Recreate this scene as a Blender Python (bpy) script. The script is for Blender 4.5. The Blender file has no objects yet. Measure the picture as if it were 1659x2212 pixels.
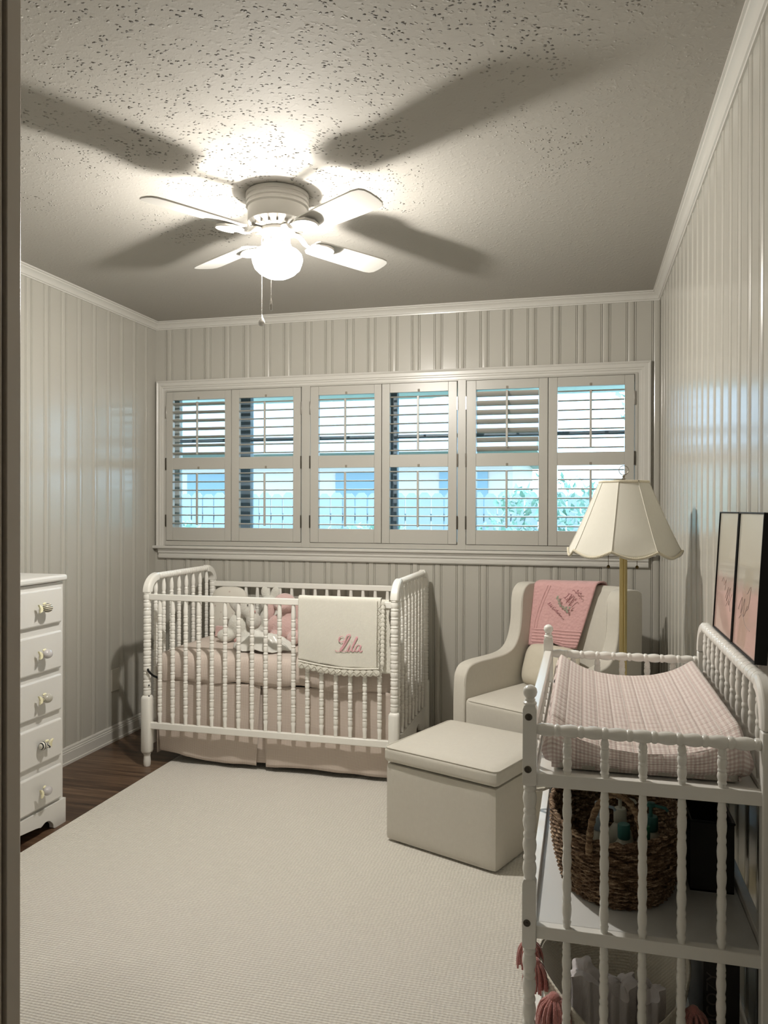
import bpy, math, random
from mathutils import Vector, Matrix, noise
random.seed(7)
PI = math.pi; R = math.radians
sc = bpy.context.scene; COL = sc.collection

# ------------------------------------------------------------ camera, world, exposure
F_PX, YAW, PITCH, ROLL = 1680.94, .250798, -.004384, .00274
CAM = Vector((2.50945, -4.21954, 1.28565))
def make_camera():
    cy, sy = math.cos(YAW), math.sin(YAW)
    f = Vector((-sy*math.cos(PITCH), cy*math.cos(PITCH), math.sin(PITCH)))
    r = Vector((cy, sy, 0)); u = r.cross(f)
    r2 = r*math.cos(ROLL)+u*math.sin(ROLL); u2 = -r*math.sin(ROLL)+u*math.cos(ROLL)
    m = Matrix((( r2.x, u2.x, -f.x, CAM.x), (r2.y, u2.y, -f.y, CAM.y), (r2.z, u2.z, -f.z, CAM.z), (0, 0, 0, 1)))
    cd = bpy.data.cameras.new('camera'); cd.sensor_fit = 'HORIZONTAL'; cd.sensor_width = 36
    cd.lens = F_PX/1659*36; cd.clip_start = .02; cd.clip_end = 100
    c = bpy.data.objects.new('camera', cd); COL.objects.link(c); c.matrix_world = m; sc.camera = c
make_camera()
sc.view_settings.view_transform = 'Standard'; sc.view_settings.look = 'None'
sc.view_settings.gamma = 1; sc.view_settings.use_curve_mapping = False
sc.view_settings.exposure = 1.30
w = bpy.data.worlds.new('sky'); sc.world = w; w.use_nodes = True
bg = w.node_tree.nodes['Background']; bg.inputs[0].default_value = (.58, .81, 1, 1); bg.inputs[1].default_value = 3.2
LAMP = 76.0; LAMP_COL = (1, .95, .88, 1)

# ------------------------------------------------------------ mesh builder
class MB:
    def __init__(s): s.v = []; s.f = []; s.uv = []
    def add(s, vs, fs, uvs=None):
        o = len(s.v); s.v += [tuple(p) for p in vs]; s.f += [tuple(i+o for i in f) for f in fs]
        s.uv += (uvs if uvs else [None]*len(fs)); return s
    def box(s, x0, x1, y0, y1, z0, z1):
        return s.add([(x0,y0,z0),(x1,y0,z0),(x1,y1,z0),(x0,y1,z0),(x0,y0,z1),(x1,y0,z1),(x1,y1,z1),(x0,y1,z1)],
                     [(0,3,2,1),(4,5,6,7),(0,1,5,4),(1,2,6,5),(2,3,7,6),(3,0,4,7)])
    def lathe(s, prof, seg=20, org=(0,0,0), axis='z', sx=1, sy=1, cap=True):
        vs = []; n = len(prof)
        for r, h in prof:
            for k in range(seg):
                a = 2*PI*k/seg; c, d = r*math.cos(a)*sx, r*math.sin(a)*sy
                p = {'z': (c,d,h), 'x': (h,c,d), 'y': (d,h,c)}[axis]
                vs.append((p[0]+org[0], p[1]+org[1], p[2]+org[2]))
        fs = [(i*seg+k, i*seg+(k+1)%seg, (i+1)*seg+(k+1)%seg, (i+1)*seg+k) for i in range(n-1) for k in range(seg)]
        if cap: fs += [tuple(reversed(range(seg))), tuple((n-1)*seg+k for k in range(seg))]
        return s.add(vs, fs)
    def tube(s, pts, rad, seg=8, flat=1.0, up=None, caps=True):
        pts = [Vector(p) for p in pts]; n = len(pts); vs = []; nrm = None
        for i, p in enumerate(pts):
            t = (pts[min(i+1,n-1)]-pts[max(i-1,0)]);
            if t.length < 1e-9: t = Vector((0,0,1))
            t.normalize()
            if up is not None: a = Vector(up).cross(t)
            elif nrm is None: a = t.orthogonal()
            else: a = nrm-t*nrm.dot(t)
            if a.length < 1e-6: a = t.orthogonal()
            a.normalize(); nrm = a; b = t.cross(a)
            r = rad[i] if isinstance(rad, (list, tuple)) else rad
            for k in range(seg):
                q = 2*PI*k/seg; vs.append(p+a*(r*math.cos(q))+b*(r*flat*math.sin(q)))
        fs = [(i*seg+k, i*seg+(k+1)%seg, (i+1)*seg+(k+1)%seg, (i+1)*seg+k) for i in range(n-1) for k in range(seg)]
        if caps: fs += [tuple(reversed(range(seg))), tuple((n-1)*seg+k for k in range(seg))]
        return s.add(vs, fs)
    def prism(s, poly, a0, a1, plane='yz'):
        """polygon in plane, extruded along the remaining axis a0..a1"""
        n = len(poly)
        def P(u, v, a): return {'yz': (a,u,v), 'xz': (u,a,v), 'xy': (u,v,a)}[plane]
        vs = [P(u,v,a0) for u,v in poly]+[P(u,v,a1) for u,v in poly]
        fs = [(i,(i+1)%n,n+(i+1)%n,n+i) for i in range(n)]+[tuple(reversed(range(n))), tuple(range(n,2*n))]
        return s.add(vs, fs)
    def ell(s, c, r, seg=20, rings=12, rot=None):
        M = rot.to_matrix() if rot else Matrix.Identity(3); vs = []
        for i in range(1, rings):
            th = PI*i/rings
            for k in range(seg):
                a = 2*PI*k/seg
                q = M @ Vector((r[0]*math.sin(th)*math.cos(a), r[1]*math.sin(th)*math.sin(a), r[2]*math.cos(th)))
                vs.append(q+Vector(c))
        n = len(vs); vs.append(M@Vector((0,0,r[2]))+Vector(c)); vs.append(M@Vector((0,0,-r[2]))+Vector(c))
        fs = [(i*seg+(k+1)%seg, i*seg+k, (i+1)*seg+k, (i+1)*seg+(k+1)%seg) for i in range(rings-2) for k in range(seg)]
        fs += [(n,k,(k+1)%seg) for k in range(seg)]+[(n+1,(rings-2)*seg+(k+1)%seg,(rings-2)*seg+k) for k in range(seg)]
        return s.add(vs, fs)
    def grid(s, fn, nu, nv, su=1, sv=1):
        vs = [fn(i/nu, j/nv) for j in range(nv+1) for i in range(nu+1)]
        fs = []; uvs = []
        for j in range(nv):
            for i in range(nu):
                a = j*(nu+1)+i; fs.append((a, a+1, a+nu+2, a+nu+1))
                u0,u1,v0,v1 = i/nu*su,(i+1)/nu*su,j/nv*sv,(j+1)/nv*sv
                uvs.append([(u0,v0),(u1,v0),(u1,v1),(u0,v1)])
        return s.add(vs, fs, uvs)
    def build(s, name, mat, parent=None, bevel=0, bseg=2, ang=40, smooth=True, solid=0, sub=0, remesh=0, off=-1, fix=False):
        me = bpy.data.meshes.new(name); me.from_pydata(s.v, [], s.f); me.update()
        uvl = me.uv_layers.new(name='UVMap')
        for p in me.polygons:
            u = s.uv[p.index]
            if u is None:
                n = p.normal; ax = max(range(3), key=lambda i: abs(n[i]))
                A, B = [(1,2),(0,2),(0,1)][ax]
                for li in p.loop_indices:
                    co = me.vertices[me.loops[li].vertex_index].co; uvl.data[li].uv = (co[A], co[B])
            else:
                for k, li in enumerate(p.loop_indices): uvl.data[li].uv = u[k]
        if fix:
            import bmesh
            b = bmesh.new(); b.from_mesh(me); bmesh.ops.recalc_face_normals(b, faces=b.faces); b.to_mesh(me); b.free()
        if smooth:
            me.shade_smooth(); me.set_sharp_from_angle(angle=R(ang))
        me.materials.append(mat)
        o = bpy.data.objects.new(name, me); COL.objects.link(o)
        if parent: o.parent = parent
        if remesh:
            m = o.modifiers.new('r', 'REMESH'); m.mode = 'VOXEL'; m.voxel_size = remesh; m.use_smooth_shade = True
            m = o.modifiers.new('s', 'SMOOTH'); m.iterations = 6
        if solid: m = o.modifiers.new('t', 'SOLIDIFY'); m.thickness = solid; m.offset = off
        if bevel:
            m = o.modifiers.new('b', 'BEVEL'); m.width = bevel; m.segments = bseg; m.limit_method = 'ANGLE'; m.angle_limit = R(30)
        if sub: m = o.modifiers.new('u', 'SUBSURF'); m.levels = sub; m.render_levels = sub
        return o

def empty(name, label=None, cat=None, loc=(0,0,0), rz=0, group=None, kind=None):
    o = bpy.data.objects.new(name, None); COL.objects.link(o); o.empty_display_size = .05
    o.location = loc; o.rotation_euler = (0, 0, rz)
    return tag(o, label, cat, group, kind)
def tag(o, label=None, cat=None, group=None, kind=None):
    if label: o['label'] = label
    if cat: o['category'] = cat
    if group: o['group'] = group
    if kind: o['kind'] = kind
    return o
def struct(o): o['kind'] = 'structure'; return o
def copy_obj(o, parent, loc=None, name=None):
    c = o.copy(); COL.objects.link(c); c.parent = parent
    if loc is not None: c.location = loc
    return c
def smooth_path(pts, n=6):
    out = []; P = [pts[0]]+list(pts)+[pts[-1]]
    for i in range(1, len(P)-2):
        for k in range(n):
            t = k/n; q = []
            for d in range(len(pts[0])):
                a,b,c,e = P[i-1][d],P[i][d],P[i+1][d],P[i+2][d]
                q.append(.5*((2*b)+(-a+c)*t+(2*a-5*b+4*c-e)*t*t+(-a+3*b-3*c+e)*t**3))
            out.append(tuple(q))
    out.append(tuple(pts[-1])); return out

# ------------------------------------------------------------ materials
class NT:
    def __init__(s, name, base=(.8,.8,.8), rough=.5, metal=0, spec=.5, sheen=0):
        s.m = bpy.data.materials.new(name); s.m.use_nodes = True; s.t = s.m.node_tree; s.n = s.t.nodes; s.l = s.t.links
        s.b = s.n['Principled BSDF']; s.b.inputs['Base Color'].default_value = (*base, 1)
        s.b.inputs['Roughness'].default_value = rough; s.b.inputs['Metallic'].default_value = metal
        s.b.inputs['Specular IOR Level'].default_value = spec
        if sheen: s.b.inputs['Sheen Weight'].default_value = sheen; s.b.inputs['Sheen Roughness'].default_value = .5
    def node(s, t, **k):
        n = s.n.new(t)
        for a, b in k.items():
            if a.startswith('i_'):
                key = a[2:]; key = int(key) if key.isdigit() else key.replace('_', ' ')
                if hasattr(b, 'node'): s.l.new(b, n.inputs[key])
                else: n.inputs[key].default_value = b
            else: setattr(n, a, b)
        return n
    def coord(s, kind='Object', scale=(1,1,1)):
        c = s.node('ShaderNodeTexCoord'); m = s.node('ShaderNodeMapping', i_Vector=c.outputs[kind], i_Scale=scale); return m.outputs[0]
    def math(s, op, a, b=None, c=None):
        k = dict(operation=op, i_0=a)
        if b is not None: k['i_1'] = b
        if c is not None: k['i_2'] = c
        return s.node('ShaderNodeMath', **k).outputs[0]
    def noise(s, vec, scale, detail=3, rough=.5): return s.node('ShaderNodeTexNoise', i_Vector=vec, i_Scale=scale, i_Detail=detail, i_Roughness=rough).outputs[0]
    def ramp(s, fac, stops):
        r = s.node('ShaderNodeValToRGB', i_Fac=fac); e = r.color_ramp.elements
        while len(e) < len(stops): e.new(.5)
        for q, (p, c) in zip(e, stops): q.position = p; q.color = (*c, 1) if len(c) == 3 else c
        return r.outputs[0]
    def mix(s, f, a, b):
        n = s.node('ShaderNodeMix', data_type='RGBA'); s.l.new(f, n.inputs[0]) if hasattr(f, 'node') else setattr(n.inputs[0], 'default_value', f)
        for i, q in ((6,a),(7,b)):
            if hasattr(q, 'node'): s.l.new(q, n.inputs[i])
            else: n.inputs[i].default_value = (*q, 1)
        return n.outputs[2]
    def color(s, c): s.l.new(c, s.b.inputs['Base Color']); return s
    def bump(s, h, strength=.3, dist=.002):
        b = s.node('ShaderNodeBump', i_Height=h, i_Strength=strength, i_Distance=dist); s.l.new(b.outputs[0], s.b.inputs['Normal']); return s

def paint(name, col, rough=.35, bump=.08, scale=90):
    t = NT(name, col, rough); c = t.coord()
    n = t.noise(c, 4, 3); t.color(t.mix(n, tuple(x*.97 for x in col), tuple(min(1,x*1.03) for x in col)))
    return t.bump(t.noise(c, scale, 2), bump, .001).m
def weave(name, c0, c1, scale=900, bump=.35, rough=.9, sheen=.15):
    t = NT(name, c0, rough, spec=.15, sheen=sheen); v = t.coord('UV')
    x = t.node('ShaderNodeSeparateXYZ', i_0=v)
    a = t.math('SINE', t.math('MULTIPLY', x.outputs[0], scale*2.0)); b = t.math('SINE', t.math('MULTIPLY', x.outputs[1], scale*2.0))
    n = t.noise(v, 60, 3); n2 = t.noise(t.coord('UV', (300,30,1)), 1.0, 2)
    h = t.math('ADD', t.math('MULTIPLY', a, b), t.math('MULTIPLY', n2, 1.2))
    t.color(t.mix(t.math('ADD', t.math('MULTIPLY', n, .5), t.math('MULTIPLY', n2, .5)), c0, c1)); return t.bump(h, bump, .0006).m
def gingham(name, size, white, mid, dark, bump=.3, quilt=0):
    t = NT(name, white, .92, spec=.12, sheen=.15); v = t.coord('UV'); x = t.node('ShaderNodeSeparateXYZ', i_0=v)
    f = [t.math('LESS_THAN', t.math('FRACT', t.math('DIVIDE', x.outputs[i], size)), .5) for i in (0,1)]
    s = t.math('MULTIPLY', t.math('ADD', f[0], f[1]), .5)
    t.color(t.ramp(s, [(0, white), (.5, mid), (1, dark)]))
    h = t.noise(v, 140, 3)
    if quilt:
        q = t.node('ShaderNodeVectorRotate', i_Vector=v, i_Angle=R(38)); y = t.node('ShaderNodeSeparateXYZ', i_0=q.outputs[0])
        a = t.math('ABSOLUTE', t.math('SINE', t.math('DIVIDE', x.outputs[0], quilt))); b = t.math('ABSOLUTE', t.math('SINE', t.math('DIVIDE', x.outputs[1], quilt)))
        h = t.math('ADD', t.math('MULTIPLY', h, .4), t.math('POWER', t.math('MULTIPLY', a, b), .4))
        return t.bump(h, .8, .0035).m
    return t.bump(h, bump, .001).m

M = {}
M['wall'] = paint('wall_paint', (.465, .448, .398), .20, .05, 60)
M['trim'] = paint('trim_paint', (.60, .585, .54), .28, .06)
M['shutter'] = paint('shutter_paint', (.47, .455, .41), .33, .06)
M['gapdark'] = NT('board_joint', (.16,.145,.12), .8).m
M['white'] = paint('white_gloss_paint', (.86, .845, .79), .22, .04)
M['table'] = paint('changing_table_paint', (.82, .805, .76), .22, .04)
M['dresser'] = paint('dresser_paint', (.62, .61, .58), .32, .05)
M['fan'] = paint('fan_enamel', (.58, .565, .53), .3, .02)
M['jamb'] = paint('dark_jamb_paint', (.78, .71, .62), .35, .05)
H_ = 2.403
def ceiling_mat():
    t = NT('ceiling_texture_paint', (.415, .397, .36), .75, spec=.2); c = t.coord()
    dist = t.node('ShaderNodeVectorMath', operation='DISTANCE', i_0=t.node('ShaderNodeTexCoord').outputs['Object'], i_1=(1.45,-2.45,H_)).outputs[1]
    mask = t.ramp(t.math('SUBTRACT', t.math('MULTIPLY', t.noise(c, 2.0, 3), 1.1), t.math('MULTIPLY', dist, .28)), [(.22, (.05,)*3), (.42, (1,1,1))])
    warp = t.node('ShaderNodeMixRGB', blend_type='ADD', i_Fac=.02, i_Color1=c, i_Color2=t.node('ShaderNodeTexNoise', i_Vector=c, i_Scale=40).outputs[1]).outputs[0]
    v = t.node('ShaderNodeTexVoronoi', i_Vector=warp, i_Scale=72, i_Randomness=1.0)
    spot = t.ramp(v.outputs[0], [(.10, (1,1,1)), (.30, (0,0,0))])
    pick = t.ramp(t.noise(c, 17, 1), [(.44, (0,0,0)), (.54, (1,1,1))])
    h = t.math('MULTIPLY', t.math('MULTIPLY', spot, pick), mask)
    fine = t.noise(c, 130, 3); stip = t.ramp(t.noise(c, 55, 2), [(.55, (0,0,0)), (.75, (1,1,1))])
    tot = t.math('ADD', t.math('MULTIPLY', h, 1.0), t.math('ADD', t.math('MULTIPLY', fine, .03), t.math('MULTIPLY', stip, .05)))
    t.color(t.mix(h, (.415,.397,.36), (.21,.195,.17)))  # pits coloured darker: their side-lit shade is painted in
    return t.bump(tot, 1.0, .012).m
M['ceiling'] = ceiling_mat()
def wood_floor():
    t = NT('wood_plank_floor', (.2,.1,.05), .38); c = t.coord()
    b = t.node('ShaderNodeTexBrick', i_Vector=c, i_Scale=1.0, offset=.37)
    b.inputs['Brick Width'].default_value = .9; b.inputs['Row Height'].default_value = .085; b.inputs['Mortar Size'].default_value = .0014
    b.inputs['Color1'].default_value = (0,0,0,1); b.inputs['Color2'].default_value = (1,1,1,1); b.inputs['Mortar'].default_value = (.5,.5,.5,1)
    s = t.noise(t.coord('Object', (3,60,3)), 1.0, 6, .65); s2 = t.noise(t.coord('Object', (1.2,16,1)), 1.6, 3)
    f = t.math('ADD', t.math('MULTIPLY', s, .55), t.math('ADD', t.math('MULTIPLY', s2, .35), t.math('MULTIPLY', b.outputs[0], .14)))
    col = t.ramp(f, [(.34, (.020,.010,.006)), (.47, (.062,.033,.018)), (.58, (.12,.070,.040)), (.70, (.21,.135,.080))])
    t.color(t.mix(b.outputs[1], col, (.02,.01,.006))); return t.bump(t.math('SUBTRACT', s, b.outputs[1]), .15, .002).m
M['floor'] = wood_floor()
def rug_mat():
    t = NT('cream_loop_rug', (.70,.65,.55), .95, spec=.1, sheen=.3); c = t.coord()
    x = t.node('ShaderNodeSeparateXYZ', i_0=c); wob = t.noise(c, 9, 3)
    a = t.math('SINE', t.math('ADD', t.math('MULTIPLY', x.outputs[1], 640), t.math('MULTIPLY', wob, 8)))
    b = t.math('SINE', t.math('ADD', t.math('MULTIPLY', x.outputs[0], 520), t.math('MULTIPLY', t.noise(c, 23, 2), 10)))
    h = t.math('ADD', t.math('ADD', t.math('MULTIPLY', a, .6), t.math('MULTIPLY', b, .3)), t.noise(c, 260, 2))
    t.color(t.mix(t.ramp(h, [(.0,(0,0,0)), (1,(1,1,1))]), (.62,.585,.52), (.80,.765,.69))); return t.bump(h, .7, .003).m
M['rug'] = rug_mat()
M['linen'] = weave('oat_linen', (.58,.55,.48), (.66,.63,.56), 900, .4)
M['pillow'] = weave('oat_pillow_linen', (.62,.57,.46), (.69,.64,.53), 900, .5)
M['shade'] = weave('cream_shade_fabric', (.66,.64,.56), (.72,.70,.62), 1200, .2)
M['braid'] = weave('shade_braid', (.60,.55,.42), (.68,.63,.50), 500, .6)
M['sheet'] = gingham('pink_gingham_sheet', .0052, (.76,.71,.63), (.63,.535,.475), (.53,.42,.37))
M['skirt'] = gingham('pink_gingham_skirt', .0052, (.72,.67,.595), (.60,.51,.45), (.51,.405,.35))
M['pad'] = gingham('pink_gingham_pad', .0098, (.80,.745,.695), (.66,.56,.52), (.56,.44,.41), quilt=.0112)
M['knit'] = weave('white_knit', (.72,.70,.62), (.80,.78,.70), 420, .9)
M['pinkknit'] = NT('pink_thread', (.74,.40,.44), .6, sheen=.3).m
M['plum'] = NT('plum_thread', (.30,.12,.13), .7).m
M['sage'] = NT('sage_thread', (.30,.32,.24), .7).m
def quilt_mat():
    t = NT('pink_quilt', (.62,.36,.35), .9, spec=.1, sheen=.3); v = t.coord('UV')
    vo = t.node('ShaderNodeTexVoronoi', i_Vector=v, i_Scale=70); n = t.noise(v, 40, 3)
    t.color(t.mix(n, (.60,.35,.34), (.68,.42,.41))); return t.bump(t.math('ADD', vo.outputs[0], t.math('MULTIPLY', n, .4)), .6, .004).m
M['quilt'] = quilt_mat()
def plush(name, a, b):
    t = NT(name, a, .95, spec=.1, sheen=.6); c = t.coord(); n = t.noise(c, 120, 4, .7)
    t.color(t.mix(n, a, b)); return t.bump(n, .9, .006).m
M['plushwhite'] = plush('white_plush', (.70,.69,.62), (.80,.79,.72))
M['plushpink'] = plush('pink_plush', (.66,.44,.41), (.78,.56,.53))
M['plushgrey'] = plush('grey_plush', (.55,.53,.48), (.66,.64,.58))
M['satin'] = NT('white_satin', (.72,.71,.66), .28, sheen=.3).m
M['brass'] = NT('aged_brass', (.62,.50,.24), .28, 1).m
M['brassdark'] = NT('dark_brass', (.12,.085,.035), .4, 1).m
M['chrome'] = NT('steel', (.45,.43,.40), .3, 1).m
M['darksteel'] = NT('dark_steel', (.10,.09,.075), .35, 1).m
M['black'] = NT('black_lacquer', (.006,.006,.006), .5, spec=.25).m
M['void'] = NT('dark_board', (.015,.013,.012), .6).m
M['tassel'] = plush('pink_tassel_yarn', (.52,.20,.18), (.64,.28,.25))
M['rope'] = weave('cream_rope', (.60,.56,.47), (.70,.66,.57), 380, .8)
M['muslin'] = weave('white_muslin', (.60,.56,.56), (.70,.66,.66), 700, .3)
M['liner'] = weave('white_liner', (.55,.52,.46), (.65,.62,.55), 600, .3)
M['plastic'] = NT('milk_plastic', (.60,.60,.52), .35).m
M['teal'] = NT('teal_plastic', (.05,.20,.19), .4).m
M['bluecap'] = NT('pale_blue_plastic', (.35,.45,.52), .35).m
M['green'] = NT('green_print', (.03,.22,.12), .5).m
M['outletm'] = NT('outlet_plastic', (.60,.575,.50), .4).m
def basket_mat(name='seagrass_weave', dark=(.05,.028,.016), mid=(.20,.125,.075), lite=(.58,.44,.30)):
    t = NT(name, mid, .75, spec=.2); v = t.coord('UV'); v2 = t.coord('UV', (28,200,1))
    n = t.noise(v2, 1.0, 3); n2 = t.noise(v, 300, 2)
    f = t.math('ADD', t.math('MULTIPLY', n, .75), t.math('MULTIPLY', n2, .25))
    t.color(t.ramp(f, [(.38, dark), (.52, mid), (.66, lite)])); return t.bump(n2, .5, .002).m
M['seagrass'] = basket_mat()
def stripes(name, a, b, axis, freq, rough=.3):
    t = NT(name, a, rough); c = t.coord('Object'); x = t.node('ShaderNodeSeparateXYZ', i_0=c)
    f = t.math('GREATER_THAN', t.math('SINE', t.math('MULTIPLY', x.outputs[axis], freq)), 0.15)
    t.color(t.mix(f, a, b)); return t.m
M['zebra'] = stripes('black_cream_stripes', (.70,.65,.50), (.015,.013,.02), 2, 900)
M['zebra2'] = stripes('vertical_black_stripes', (.65,.62,.55), (.012,.015,.018), 1, 700)
M['pearl'] = NT('grey_pearl', (.48,.46,.46), .18).m
M['cream'] = NT('cream_glaze', (.74,.70,.48), .15).m
M['speckle'] = stripes('speckled_glaze', (.65,.62,.52), (.10,.09,.08), 1, 2600)
def emis(name, col, st):
    t = NT(name, col, .3); t.b.inputs['Emission Color'].default_value = (*col, 1); t.b.inputs['Emission Strength'].default_value = st; return t.m
def opal():
    t = NT('lit_opal_glass', (1,1,1), .3); t.n.remove(t.b); o = t.n['Material Output']
    tr = t.node('ShaderNodeBsdfTransparent', i_Color=(1,1,1,1)); e = t.node('ShaderNodeEmission', i_Color=LAMP_COL, i_Strength=LAMP*.20)
    mx = t.node('ShaderNodeMixShader', i_0=.5, i_1=tr.outputs[0], i_2=e.outputs[0]); t.l.new(mx.outputs[0], o.inputs[0]); return t.m
M['globe'] = opal(); M['bulb'] = emis('bulb_glow', LAMP_COL[:3], LAMP*33)
def glass_mat():
    t = NT('window_glass', (1,1,1), .0); t.n.remove(t.b); o = t.n['Material Output']
    tr = t.node('ShaderNodeBsdfTransparent', i_Color=(.90,.97,1,1)); g = t.node('ShaderNodeBsdfGlossy', i_Roughness=.02)
    fr = t.node('ShaderNodeFresnel', i_IOR=1.45); mx = t.node('ShaderNodeMixShader', i_0=fr.outputs[0], i_1=tr.outputs[0], i_2=g.outputs[0])
    t.l.new(mx.outputs[0], o.inputs[0]); return t.m
M['glass'] = glass_mat()
M['sash'] = NT('backlit_sash', (.17,.23,.28), .5).m  # backlit shade of the mullions is put into this dark blue-grey
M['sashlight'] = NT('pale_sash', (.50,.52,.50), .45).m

# ------------------------------------------------------------ room shell
W, D, H = 2.8895, -3.63, 2.403      # right wall x, front wall y, ceiling z
GP = .1265
def groove_profile(centres, a0, a1):
    """(position, depth) along a wall: a wide board, then a reeded strip between two double V grooves"""
    pts = [(a0, 0)]
    for c in centres:
        o = [(-.0265,0),(-.0250,.0035),(-.0235,0),(-.0185,0),(-.0170,.0045),(-.0150,.0),(-.009,-.0025),(0,-.0034),(.009,-.0025),
             (.0150,.0),(.0170,.0045),(.0185,0),(.0235,0),(.0250,.0035),(.0265,0)]
        for d, h in o:
            if a0 < c+d < a1: pts.append((c+d, h))
    pts.append((a1, 0)); return sorted(pts)
def wall_skin(mb, prof, z0, z1, place):
    for i in range(len(prof)-1):
        (a, h), (b, g) = prof[i], prof[i+1]
        vs = [place(a,h,z0), place(b,g,z0), place(b,g,z1), place(a,h,z1)]
        mb.add(vs, [(0,1,2,3)])
WX0, WX1, WZ0, WZ1 = .069, 2.781, 1.045, 1.99
back_c = [.089+GP*k for k in range(23)]
mb = MB(); pf = groove_profile(back_c, 0, W); bp = lambda a,h,z: (a, h, z)
lo = [q for q in pf if q[0] <= WX0]+[(WX0,0)]; hi = [(WX1,0)]+[q for q in pf if q[0] >= WX1]
mid = [(WX0,0)]+[q for q in pf if WX0 < q[0] < WX1]+[(WX1,0)]
wall_skin(mb, lo, 0, H, bp); wall_skin(mb, hi, 0, H, bp); wall_skin(mb, mid, 0, WZ0, bp); wall_skin(mb, mid, WZ1, H, bp)
mb.box(-.12, WX0, .008, .16, 0, H+.1); mb.box(WX1, W+.12, .008, .16, 0, H+.1); mb.box(WX0, WX1, .008, .16, 0, WZ0); mb.box(WX0, WX1, .008, .16, WZ1, H+.1)
struct(mb.build('wall_back', M['wall'], ang=20))
mb = MB(); wall_skin(mb, groove_profile([-.985+GP*k for k in range(-21, 8)], D, 0), 0, H, lambda a,h,z: (-h, a, z)); mb.box(-.12, -.008, D-.1, .008, 0, H+.1)
struct(mb.build('wall_left', M['wall'], ang=20))
gap = MB(); gap.box(-.002, .0008, -.8655, -.8632, .087, 2.357); gap.box(-.002, .0008, -1.110, -1.1078, .087, 2.0); struct(gap.build('trim_10', M['gapdark']))
mb = MB(); wall_skin(mb, groove_profile([-2.341+GP*k for k in range(-10, 19)], D, 0), 0, H, lambda a,h,z: (W+h, a, z)); mb.box(W+.008, W+.12, D-.1, .008, 0, H+.1)
struct(mb.build('wall_right', M['wall'], ang=20))
DX0, DX1 = 2.006, 2.80
mb = MB(); mb.box(-.12, DX0-.02, D-.12, D, 0, H+.1); mb.box(DX1+.02, W+.12, D-.12, D, 0, H+.1); mb.box(DX0-.02, DX1+.02, D-.12, D, 2.06, H+.1)
struct(mb.build('wall_front', M['wall']))
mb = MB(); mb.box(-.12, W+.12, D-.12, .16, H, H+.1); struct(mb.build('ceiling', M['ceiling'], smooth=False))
mb = MB(); mb.box(-.12, 3.7, -5.2, .16, -.1, 0); struct(mb.build('floor', M['floor'], smooth=False))
# door lining with moulded stop, seen edge-on from the doorway
mb = MB()
mb.box(DX0-.02, DX0, D-.12, D+.012, 0, 2.06); mb.box(DX1, DX1+.02, D-.12, D+.012, 0, 2.06); mb.box(DX0-.02, DX1+.02, D-.12, D+.012, 2.04, 2.06)
for y0, y1, t in ((D-.004, D+.014, .008), (D-.020, D-.006, .005), (D-.12, D-.024, .002)):
    mb.box(DX0, DX0+t, y0, y1, 0, 2.05)
mb.box(DX0-.07, DX0-.015, D, D+.014, 0, 2.12); mb.box(DX1+.015, W-.001, D, D+.014, 0, 2.12); mb.box(DX0-.07, W-.001, D, D+.014, 2.05, 2.12)
struct(mb.build('door_1', M['jamb'], bevel=.0015))
# hallway behind the camera
mb = MB(); mb.box(.9, 1.0, -5.2, D-.12, 0, H+.1); struct(mb.build('wall_hall_left', M['wall']))
mb = MB(); mb.box(3.6, 3.7, -5.2, D-.12, 0, H+.1); mb.box(W+.1, 3.7, D-.14, D-.1, 0, H+.1); struct(mb.build('wall_hall_right', M['wall']))
mb = MB(); mb.box(.9, 3.7, -5.3, -5.2, 0, H+.1); struct(mb.build('wall_hall_end', M['wall']))
mb = MB(); mb.box(.9, 3.7, -5.2, D-.12, H, H+.1); struct(mb.build('ceiling_hall', M['wall']))

CROWN = [(0,H-.046),(.006,H-.046),(.007,H-.040),(.012,H-.038),(.014,H-.030),(.022,H-.020),(.032,H-.014),(.034,H-.009),(.040,H-.007),(.040,H),(0,H)]
def trim(name, poly, wall, a0, a1, inset=0, mat='trim', ang=25):
    """poly = (out from wall, z) swept along a wall"""
    mb = MB(); n = len(poly)
    def P(o, z, a, e):   # e=0/1: mitre at the ends
        if wall == 'back': return (a+(o if e == 0 else -o)*inset, -o, z)
        if wall == 'left': return (o, a+(o if e == 0 else -o)*inset, z)
        if wall == 'right': return (W-o, a+(o if e == 0 else -o)*inset, z)
        return (a, D+o, z)
    vs = [P(o,z,a0,0) for o,z in poly]+[P(o,z,a1,1) for o,z in poly]
    mb.add(vs, [(i,(i+1)%n,n+(i+1)%n,n+i) for i in range(n)]+[tuple(reversed(range(n))), tuple(range(n,2*n))])
    return struct(mb.build(name, M[mat], ang=ang, fix=True))
trim('trim_1', CROWN, 'back', 0, W, 1); trim('trim_2', CROWN, 'left', D, 0, 1); trim('trim_3', CROWN, 'right', D, 0, 1); trim('trim_4', CROWN, 'front', 0, W)
BASE = [(0,0),(.018,0),(.018,.012),(.013,.014),(.013,.058),(.011,.060),(.011,.068),(.008,.070),(.008,.079),(.004,.086),(0,.086)]
trim('baseboard_back', BASE, 'back', 0, W, 1); trim('baseboard_left', BASE, 'left', D, 0, 1); trim('baseboard_right', BASE, 'right', D, 0, 1); trim('baseboard_front', BASE, 'front', 0, DX0-.07)
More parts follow.
